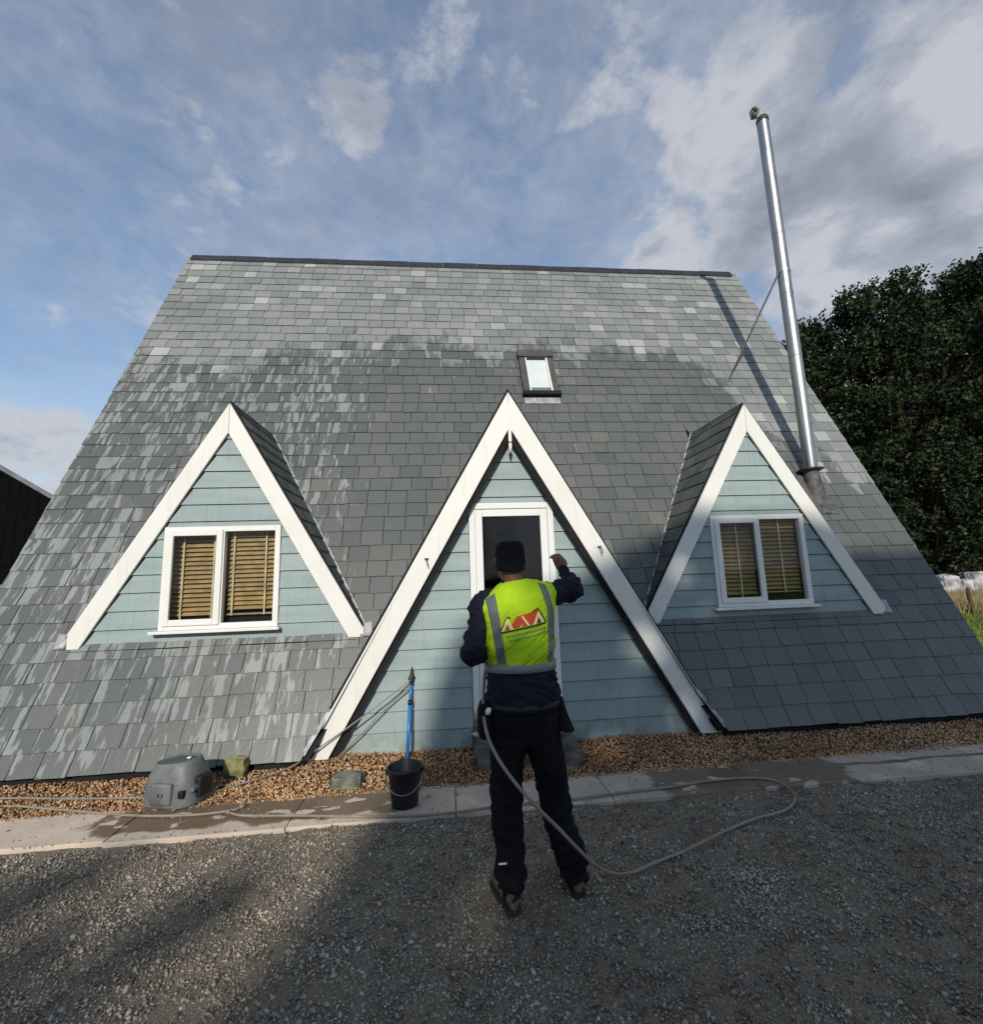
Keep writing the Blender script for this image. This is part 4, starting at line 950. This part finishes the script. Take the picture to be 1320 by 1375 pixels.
# bucket
bk = empty('bucket', (-.355, -.745, .012), 'black plastic bucket with wire handle on the paving in front of the blue pole', 'bucket')
c = (-.355, -.745, .012)
prof = [(.004, .004), (.085, .004), (.089, .0), (.093, .02), (.118, .235), (.127, .238), (.127, .250), (.119, .254), (.115, .250), (.090, .02), (.004, .012)]
b = MB(); b.add(*lathe(prof, c, 48)); b.build('tub', BLK, bk, True)
b = MB(); hp = [Vector((c[0]+.130*math.cos(a), c[1]-.012-.118*math.sin(a)*1.0, c[2]+.222-.11*math.sin(a))) for a in np.linspace(0, math.pi, 22)]; b.add(*tube(hp, .0035, 8)); b.build('handle', plain('wire', (.25, .25, .26), .4, .5, .1, 5, 0, 0.6), bk, True)
b = MB(); b.add(*lathe([(.0, .0), (.110, .0)], (c[0], c[1], c[2]+.17), 32, False)); b.build('water', plain('dirty_water', (.015, .016, .015), .06, .5, .1, 5, 0), bk, True)
for sx in (-1, 1):
    b = MB(); b.box(c[0]+sx*.126-.010, c[0]+sx*.126+.010, c[1]-.014, c[1]+.014, c[2]+.205, c[2]+.24, bev=.003); b.build('handle_lug', BLK, bk)
# grey tub-like machine
GP = plain('grey_weathered_plastic', (.125, .132, .135), .5, .4, .25, 7, .25); GPD = plain('dark_grey_plastic', (.075, .08, .085), .45, .4, .2)
mc = empty('equipment_tub', (-2.03, -.42, 0), 'grey moulded plastic tub with oval recessed top and side panel on the shingle', 'tub')
mx_, my_ = -2.05, -.40
RZ = Matrix.Rotation(math.radians(-14), 3, 'Z')
def tilt(V, piv=(mx_, my_, 0)):
    out = []
    for v in V:
        p = RZ @ (Vector(v)-Vector(piv)); out.append(p+Vector(piv))
    return out
rings = [(mx_, my_, .012, .205, .150, 0, 0, 3.2), (mx_, my_, .03, .213, .158, 0, 0, 3.2), (mx_-.005, my_, .15, .205, .150, .0, 0, 3.0), (mx_-.008, my_, .215, .19, .138, .03, 0, 2.8), (mx_-.012, my_, .262, .168, .120, .06, 0, 2.4), (mx_-.014, my_, .292, .160, .112, .08, 0, 2.2), (mx_-.014, my_, .298, .150, .104, .08, 0, 2.2), (mx_-.014, my_, .285, .142, .096, .08, 0, 2.2), (mx_-.014, my_, .28, .12, .08, .08, 0, 2.1)]
V, F = loft(rings, 64); tubm = MB(); tubm.add(tilt(V), F); o = tubm.build('shell', GP, mc, True)
V, F = loft([(mx_-.014, my_, .283, .128, .086, .08), (mx_-.014, my_, .290, .124, .082, .08)], 48); q = MB(); q.add(tilt(V), F); q.build('top_lid', GPD, mc, False)
q = MB(); q.box(mx_-.075, mx_+.085, my_-.172, my_-.135, .045, .185, bev=.014); q.V = [tuple(p) for p in tilt(q.V)]; q.build('side_panel', GP, mc, True)
for k in (0, 1):
    q = MB(); q.box(mx_-.01+k*.03, mx_-.002+k*.03, my_-.176, my_-.17, .10, .125, bev=.002); q.V = [tuple(p) for p in tilt(q.V)]; q.build('slot', BLK, mc)
q = MB(); q.box(mx_+.125, mx_+.165, my_-.150, my_-.115, .085, .135, bev=.006); q.V = [tuple(p) for p in tilt(q.V)]; q.build('latch_recess', BLK, mc)
q = MB(); q.box(mx_+.17, mx_+.235, my_-.07, my_+.05, .06, .20, bev=.015); q.V = [tuple(p) for p in tilt(q.V)]; q.build('rubber_mount', BLK, mc)
q = MB(); q.box(mx_+.18, mx_+.225, my_-.12, my_-.06, .12, .15, bev=.006); q.V = [tuple(p) for p in tilt(q.V)]; q.build('latch', GP, mc)
q = MB(); bm = bmesh.new(); bmesh.ops.create_icosphere(bm, subdivisions=2, radius=.016)
for v in bm.verts: v.co = Vector((mx_+.07, my_-.0, .305))+Vector((v.co.x, v.co.y, v.co.z*.5))
q.bm(bm); q.V = [tuple(p) for p in tilt(q.V)]; q.build('cap', PVC, mc, True)
# mossy stones
def rock(name, c, r, mat, label, seed, sc=(1, 1, 1)):
    bm = bmesh.new(); bmesh.ops.create_cube(bm, size=2); bmesh.ops.subdivide_edges(bm, edges=bm.edges[:], cuts=6, use_grid_fill=True)
    for v in bm.verts:
        p = v.co.copy(); L = max(abs(p.x), abs(p.y), abs(p.z)); p = p.lerp(p.normalized()*1.15, .35)
        p *= 1+.16*noise.noise(v.co*1.3+Vector((seed, 0, 0)))+.06*noise.noise(v.co*4+Vector((seed, 0, 0)))
        v.co = Vector(c)+Vector((p.x*r[0], p.y*r[1], p.z*r[2]))
    return tag(MB().bm(bm).build(name, mat, None, False, c), label, 'stone')
MOSS = plain('mossy_stone', (.20, .19, .085), .95, .2, .5, 9, .8); GST = plain('grey_green_stone', (.13, .14, .115), .95, .2, .5, 9, .8)
rock('stone', (-1.80, -.06, .085), (.085, .06, .075), MOSS, 'yellow green mossy stone standing behind the grey tub', 1)
rock('stone', (-.83, -.36, .035), (.11, .075, .055), GST, 'grey green stone block half sunk in the shingle left of the bucket', 5)
# green-white mineral stain of crushed glassy stone on the drive
n = 1100; a = rng.random(n); br = rng.integers(0, 3, n)
cx = np.where(br == 0, 1.32+a*.42, np.where(br == 1, 1.40+a*.10, 1.0+a*.30)); cy = np.where(br == 0, -1.72-a*.10, np.where(br == 1, -1.74-a*.34, -2.0-a*.05))
x = cx+rng.normal(0, .08, n); y = cy+rng.normal(0, .05, n); s = rng.uniform(.003, .009, n)
GLS = stone_mat('pale_chippings', [(0, (.30, .28, .21)), (.6, (.48, .45, .36)), (1, (.62, .59, .50))])
scatter('chippings', np.stack([x, y, np.array([hump(i, j) for i, j in zip(x, y)])-.004+s*.4], 1), s, np.ones((n, 3))*np.array([1, .8, .5]), octa(), GLS, rng.random(n), .3, label='pale green grey chippings strewn over the dark driveway')

# ------------------------------------------------------------------ vegetation
def leaf_mat(name, c0, c1, tr=.25, tip=None):
    q = M(name, .6, .25); r = q.attr(); c = q.mix(r, c0, c1)
    c = q.mix(q.map(q.noise(.55, 4), .45, .65, 0, .7), c, tip or c1)
    q.color(c); t = q.t; tl = q.n('ShaderNodeBsdfTranslucent'); q.put(tl.inputs[0], c); mxs = q.n('ShaderNodeMixShader'); mxs.inputs[0].default_value = tr
    t.links.new(q.b.outputs[0], mxs.inputs[1]); t.links.new(tl.outputs[0], mxs.inputs[2]); t.links.new(mxs.outputs[0], t.nodes['Material Output'].inputs[0]); return q.m
BARK = plain('bark', (.035, .03, .024), .95, .15, .4, 3, .8)
def leaves(C, size):
    """C: n x 3 centres; two-triangle folded leaves"""
    n = len(C); s = size*rng.uniform(.6, 1.3, n)
    a = rng.normal(size=(n, 3)); a /= np.linalg.norm(a, axis=1)[:, None]; bb = rng.normal(size=(n, 3)); bb[:, 2] *= .6; bb -= a*np.sum(a*bb, 1)[:, None]; bb /= np.linalg.norm(bb, axis=1)[:, None]
    cc = np.cross(a, bb)
    V = np.stack([C-a*s[:, None], C+bb*s[:, None]*.55+cc*s[:, None]*.15, C+a*s[:, None], C-bb*s[:, None]*.55+cc*s[:, None]*.15], 1).reshape(-1, 3)
    i = np.arange(n)*4; F = np.stack([np.stack([i, i+1, i+2], 1), np.stack([i, i+2, i+3], 1)], 1).reshape(-1, 3); return V, F
def crown(name, C, size, mat, parent):
    V, F = leaves(C, size); og = np.array(org_of(parent)); V = V-og; n = len(V)
    me = bpy.data.meshes.new(name); me.vertices.add(n); me.vertices.foreach_set('co', V.reshape(-1).astype(np.float32))
    me.loops.add(len(F)*3); me.loops.foreach_set('vertex_index', F.reshape(-1).astype(np.int32)); me.polygons.add(len(F)); me.polygons.foreach_set('loop_start', np.arange(0, len(F)*3, 3, dtype=np.int32))
    at = me.attributes.new('rnd', 'FLOAT', 'POINT'); at.data.foreach_set('value', np.repeat(rng.random(n//4), 4).astype(np.float32)); me.update(calc_edges=True)
    return link(name, me, mat, parent)
def clumps(blobs, per, shell=.35):
    """blobs: (x,y,z,r[,flat]) -> leaf centres clustered near each blob's skin, in small tufts"""
    out = []
    for b_ in blobs:
        c = np.array(b_[:3]); r = b_[3]; k = max(6, int(per*r*r)); d = rng.normal(size=(k, 3)); d /= np.linalg.norm(d, axis=1)[:, None]
        rad = r*(1-shell*rng.random(k)**1.5)*(1+.18*np.sin(d[:, 0]*7+c[0])*np.cos(d[:, 2]*6+c[1])); P_ = c+d*rad[:, None]*np.array([1, 1, .8])
        m_ = 7; Q = P_[:, None]+rng.normal(0, .10*r**.5, (k, m_, 3)); out.append(Q.reshape(-1, 3))
    return np.concatenate(out)
def limbs(base, top, targets, r0):
    b = MB(); base, top = Vector(base), Vector(top); mid = base.lerp(top, .5)+Vector((random.uniform(-.4, .4), random.uniform(-.4, .4), 0))
    sp = spline([base, mid, top], 6); b.add(*tube(sp, [r0*(1.25 if i == 0 else 1)*(1-.75*i/(len(sp)-1)) for i in range(len(sp))], 10))
    for t in targets:
        t = Vector(t); f = random.uniform(.35, .95); s = sp[int(f*(len(sp)-1))]; m2 = s.lerp(t, .5)+Vector((random.uniform(-.4, .4), random.uniform(-.4, .4), random.uniform(0, .6)))
        L = spline([s, m2, t], 5); b.add(*tube(L, [r0*.38*(1-f*.4)*(1-.85*i/(len(L)-1)) for i in range(len(L))], 7))
    return b
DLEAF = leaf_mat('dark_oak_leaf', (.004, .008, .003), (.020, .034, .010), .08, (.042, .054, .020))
# big tree right of the house
tr = empty('tree', (27, 18, 0), 'large dark leafy tree rising behind the right roof edge', 'tree')
bl = []
random.seed(11)
main = [(32.5, 17.5, 17.7, 2.6), (35, 18, 17.6, 3), (19.4, 16, 13.9, 1.3), (20.2, 16, 12.4, 2.0), (17.9, 16, 12.9, 1.1), (17.9, 16, 11.2, 1.2), (19.3, 16, 12.6, 1.9), (19.0, 16, 10.3, 1.7), (21.3, 16.2, 14.0, 2.3), (21.0, 16, 11, 2.4), (24.0, 16.5, 15.6, 2.5), (23.6, 16, 12.5, 2.8), (27.0, 17, 16.8, 2.8), (26.5, 16, 13.5, 3.0), (29.8, 17, 17.6, 2.6), (30, 17, 14, 3.0), (20.8, 15.6, 8.6, 1.9), (23.5, 16, 9.0, 2.6), (26.8, 16, 9.6, 3.0), (30, 16.5, 10, 3.0), (22.8, 15.6, 6.0, 2.2), (26, 16, 6.0, 2.6), (29.5, 16, 6.0, 2.8), (33, 18, 16, 3), (33, 18, 11, 3), (33, 18, 6, 3), (20.2, 15.8, 6.3, 1.4), (22, 15.5, 3.6, 1.7), (24.5, 15.2, 3.8, 2.0), (27.5, 15.2, 3.8, 2.2), (31, 15.6, 3.6, 2.2), (23, 15, 1.8, 1.4), (25.4, 14.8, 1.9, 1.6), (27.6, 14.8, 2.0, 1.7), (30, 14.8, 2.0, 1.7), (33, 15, 2, 1.8)]
main = [(x, y, z-.035*max(0, x-20)-(.4 if z > 12 else 0), r) for x, y, z, r in main]
for x, y, z, r in main:
    for k in range(7):
        d = Vector((random.gauss(0, 1), random.gauss(0, 1), random.gauss(0, .8))).normalized()*r*random.uniform(.45, .85)
        bl.append((x+d.x, y+d.y, z+d.z, r*random.uniform(.30, .52)))
C = clumps(bl, 100, .5)
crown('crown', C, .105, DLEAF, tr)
limbs((27, 18, 0), (27, 17.5, 13), [b_[:3] for b_ in main], .55).build('trunk', BARK, tr, True)
# darker trees and undergrowth behind it
for (tx, ty, H, R, lab) in ((38, 26, 17, 6, 'dark tree beyond the large one at the right edge of the field'), (31, 27, 12, 5.5, 'dark tree in the shade straight behind the large right tree'), (23.5, 22, 6.5, 4.0, 'low dark tree behind the roof edge above the white rocks')):
    t2 = empty('tree', (tx, ty, 0), lab, 'tree', 'dark trees beyond the field'); bl = []
    for k in range(46):
        d = Vector((random.gauss(0, 1), random.gauss(0, 1), random.gauss(0, 1))).normalized()*random.uniform(.3, 1)
        bl.append((tx+d.x*R, ty+d.y*R*.5, H*.55+d.z*H*.42, R*random.uniform(.25, .42)))
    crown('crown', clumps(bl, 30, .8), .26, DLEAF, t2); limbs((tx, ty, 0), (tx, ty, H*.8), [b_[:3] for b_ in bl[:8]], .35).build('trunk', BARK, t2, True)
bl = [(x, 24+random.uniform(-1, 1)+(x-20)*.25, random.uniform(.8, 3.2), random.uniform(1.2, 1.9)) for x in np.arange(20, 62, .8)]+[(x, 27+(x-20)*.25, random.uniform(2.5, 6), 2.2) for x in np.arange(20, 62, 1.2)]
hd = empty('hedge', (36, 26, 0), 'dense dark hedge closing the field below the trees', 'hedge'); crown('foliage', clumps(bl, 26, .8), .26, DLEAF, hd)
for k in range(7): 
    x = 22+k*5; limbs((x, 25.5+(x-20)*.25, 0), (x, 25.5+(x-20)*.25, 3), [(x+1, 25+(x-20)*.25, 3)], .12).build('stem', BARK, hd, True)
# pale rocks and fence in the field
PR = plain('pale_rock', (.33, .325, .33), .8, .3, .55, 2.6, .6)
labs = ['leftmost white lump of the row beyond the field', 'grey white lump beyond the field second from the left', 'broad white lump in the middle of the row beyond the field', 'small grey lump of the row beyond the field', 'bright white lump right of the fence post', 'white lump cut by the right edge of the picture']
for i, (x, w, h) in enumerate(((20.0, .30, .86), (20.8, .34, .74), (21.75, .42, 1.0), (22.6, .24, .76), (23.5, .52, 1.08), (24.9, .5, .98))):
    rock('rock', (x, 13.7+(x-20)*.1, h*.48), (w, .35, h*.5), PR, labs[i], i*3+2)
fe = empty('wire_fence', (20, 12.5, 0), 'low post and wire fence in the dry grass beside the roof edge', 'fence')
FW = plain('fence_post_wood', (.055, .04, .028), .9)
fp = [(12.2+i*3.3, 6.6+i*1.5) for i in range(5)]
for x, y in fp: b = MB(); b.add(*lathe([(.055, -.07), (.05, .74), (.02, .78)], (x, y, 0), 10)); b.build('post', FW, fe, True)
for h in (.3, .68):
    b = MB(); b.add(*tube([(x, y-.05, h) for x, y in fp], .006, 5)); b.build('wire', STEEL, fe)
def blades(name, n, xr, yr, h0, h1, mat, label, w=.012):
    x = rng.uniform(*xr, n); y = rng.uniform(*yr, n); h = rng.uniform(h0, h1, n); a = rng.uniform(0, 6.28, n); lx_ = rng.normal(0, .25, n)*h; ly_ = rng.normal(0, .25, n)*h
    dx, dy = np.cos(a)*w, np.sin(a)*w; z = np.full(n, -.07)
    V = np.stack([np.stack([x-dx, y-dy, z], 1), np.stack([x+dx, y+dy, z], 1), np.stack([x+lx_, y+ly_, z+h], 1)], 1).reshape(-1, 3); F = np.arange(3*n).reshape(-1, 3)
    me = bpy.data.meshes.new(name); me.vertices.add(3*n); me.vertices.foreach_set('co', V.reshape(-1).astype(np.float32)); me.loops.add(3*n); me.loops.foreach_set('vertex_index', F.reshape(-1).astype(np.int32))
    me.polygons.add(n); me.polygons.foreach_set('loop_start', np.arange(0, 3*n, 3, dtype=np.int32)); at = me.attributes.new('rnd', 'FLOAT', 'POINT'); at.data.foreach_set('value', np.repeat(rng.random(n), 3).astype(np.float32)); me.update(calc_edges=True)
    return tag(link(name, me, mat), label, kind='stuff')
blades('grass', 60000, (8.5, 22), (2.5, 10), .06, .16, leaf_mat('grass_blade', (.09, .13, .02), (.22, .27, .06), .3), 'short bright green grass right of the house', .014)
blades('dry_grass', 30000, (12, 30), (8, 13.2), .25, .58, leaf_mat('dry_grass_blade', (.22, .17, .07), (.42, .34, .17), .3, (.40, .33, .16)), 'tall straw coloured grass along the wire fence', .02)

# ------------------------------------------------------------------ barn on the left
BW = plain('black_barn_cladding', (.004, .004, .0045), .9, .1, .3); BR = plain('grey_barn_roof', (.22, .23, .24), .6, .3, .2)
barn = empty('barn', (-12.34, 8.93, 0), 'black clad barn with grey roof verge left of the house', 'barn')
ang = math.atan2(.676, .737); ca, sa = math.cos(ang), math.sin(ang)
def bw(V): return [(-12.168+x*ca-y*sa, 9.091+x*sa+y*ca, z) for x, y, z in V]      # x along the gable wall, y into the barn
def bz(x): return 5.0-(x+.234)*.66 if x > -5 else 5.0+4.766*.66+(x+5)*.66
def bprism(poly, y0, y1, name, mat): V, F = prism(poly, y0, y1); return mesh(name, bw(V), F, mat, barn)
bprism([(-11, -.05), (2.4, -.05), (2.4, bz(2.4)-.05), (-5, bz(-4.999)-.05), (-11, bz(-11)-.05)], .06, 12, 'wall', DARKIN)
x = -11
while x < 2.3:
    x1 = x+.2; bprism([(x+.004, .0), (x1-.004, .0), (x1-.004, min(bz(x1), 99)-.07), (x+.004, bz(x)-.07)], .02, .055, 'cladding_board', BW); x = x1
bprism([(-5, bz(-4.999)-.08), (2.75, bz(2.75)-.08), (2.75, bz(2.75)+.06), (-5, bz(-4.999)+.06)], -.15, 12.2, 'roof', BR)
bprism([(-11.4, bz(-11.4)-.08), (-5, bz(-4.999)-.08), (-5, bz(-4.999)+.06), (-11.4, bz(-11.4)+.06)], -.15, 12.2, 'roof', BR)
tp = plain('weathered_timber', (.34, .25, .16), .9, .2, .4, 4, .5)
b = MB(); b.box(-10.35, -10.13, 8.0, 8.2, -.05, 2.1, bev=.02); tag(b.build('timber_post', tp, None, False, (-10.24, 8.1, 0)), 'weathered timber post at the left edge in front of the black barn', 'post')
fb = empty('log_stack', (-9.9, 7.4, 0), 'low stack of sawn logs beside the timber post left of the house', 'log stack')
for r_ in range(6):
    for c_ in range(7):
        x = -10.9+c_*.24+(.12 if r_ % 2 else 0); V, F = lathe([(.115, 0), (.118, .1), (.115, 1.1)], (0, 0, 0), 10); V = [(x+a_, 7.0+h_, .1+r_*.21+b_) for a_, b_, h_ in V]; MB().add(V, [tuple(reversed(f)) for f in F]).build('log', tp if (r_+c_) % 3 else CONC, fb)
gt = empty('metal_gate', (-9.2, 6.6, 0), 'pale blue grey panel fence between log stack and roof edge', 'fence')
for k in range(9): MB().box(-9.9+k*.16, -9.9+k*.16+.145, 6.6, 6.62, .05, 1.75, bev=.004).build('panel', plain('blue_grey_panel', (.20, .26, .30), .6) if k == 0 else bpy.data.materials['blue_grey_panel'], gt)
MB().box(-9.95, -8.4, 6.622, 6.65, .3, .38).build('rail', FW, gt)

# ------------------------------------------------------------------ trees behind the camera (they throw the shade on the house front and drive)
SLEAF = leaf_mat('green_leaf', (.03, .055, .014), (.06, .10, .025), .15)
YT = -27.0
# skyline of the tree row as it stands against the sun: (u, v) = where the shadow edge falls on the front of the house
EDGE = [(-9, -.70), (-3.2, -.68), (-2.5, -.78), (-2.0, -.98), (-1.7, -1.12), (-1.5, -1.15), (-1.32, -1.22), (-1.18, -1.22), (-1.05, -1.26), (-.94, -1.30), (-.82, -1.33), (-.60, -1.33), (-.50, -1.22), (-.38, -.85), (-.30, .05), (-.20, .50), (-.08, .80), (.05, 1.05), (.5, 1.30), (1.0, 1.50), (1.4, 1.62), (1.7, 1.78), (1.85, 2.15), (2.3, 2.35), (2.6, 2.36), (3.2, 2.28), (3.7, 2.25), (4.1, 2.22), (4.6, 2.02), (5.2, 2.00), (5.8, 2.05), (7, 2.4), (9, 3.0)]
HOLES = [(1.76, .97, .15), (1.93, .88, .13), (2.10, .30, .12), (2.40, 1.78, .15), (3.0, 1.98, .13), (1.35, -.02, .16), (.55, .50, .20), (.70, .30, .13), (.42, .34, .12), (-.25, -.10, .12), (1.5, .05, .10), (2.9, 1.55, .07), (.2, -.30, .10), (.36, -.98, .13), (.52, -.86, .09), (.80, -.46, .10), (2.65, 1.35, .10), (1.65, .62, .10)]
SPRIGS = [(-.93, -.80, .05, .035), (-1.00, -.86, .06, .05), (-1.10, -.93, .07, .05), (-1.22, -1.03, .08, .05), (-1.90, -.64, .07, .04), (-2.00, -.70, .08, .05), (-2.12, -.76, .10, .05), (-1.6, -.98, .08, .05)]
def edge(u): return np.interp(u, [e_[0] for e_ in EDGE], [e_[1] for e_ in EDGE])
kx, kz = SUN.x/SUN.y, SUN.z/SUN.y
def shade_leaves(n, u0, u1, depth):
    y = YT-depth*rng.random(n); u = rng.uniform(u0, u1, n); top = edge(u)
    v = top-(3.2+np.maximum(0, top)*.6)*rng.random(n)**1.4+.05*rng.normal(size=n)-.02
    ok = np.ones(n, bool)
    for hx, hy, hr in HOLES: ok &= ((u-hx)**2+(v-hy)**2) > (hr*rng.uniform(.75, 1.25, n))**2
    u, v, y = u[ok], v[ok], y[ok]
    for tu, tv, ru, rv_ in SPRIGS:
        if u0 <= tu < u1:
            k_ = int(26000*ru*rv_); u = np.append(u, tu+ru*rng.normal(size=k_)*.6); v = np.append(v, tv+rv_*rng.normal(size=k_)*.6); y = np.append(y, YT-.6*rng.random(k_))
    return np.stack([u+y*kx, y, v+y*kz], 1)
specs = [(-9, -2.6, 'first'), (-2.6, .2, 'second'), (.2, 3.4, 'third'), (3.4, 9, 'fourth')]
for i, (u0, u1, nm) in enumerate(specs):
    xm = (u0+u1)/2+YT*kx; t_ = empty('tree', (xm, YT-1.5, 0), f'tall leafy tree behind the photographer, {nm} of the row of four counted from the left', 'tree', 'trees behind the photographer')
    C = shade_leaves(int(6800*(u1-u0)), u0, u1, 3.0); C = C[C[:, 2] > 4]
    zt_ = edge((u0+u1)/2)+YT*kz
    lowx = rng.uniform(C[:, 0].min(), C[:, 0].max(), 4000); C2 = np.stack([lowx, YT-3*rng.random(4000), rng.uniform(.3, zt_-3, 4000)], 1)
    crown('crown', np.concatenate([C, C2+rng.normal(0, .2, C2.shape)]), .11, SLEAF, t_)
    limbs((xm, YT-1.5, 0), (xm, YT-1.5, zt_-.8), [tuple(c_) for c_ in C[C[:, 2] < C[:, 2].max()-2.8][:12]], .32).build('trunk', BARK, t_, True)
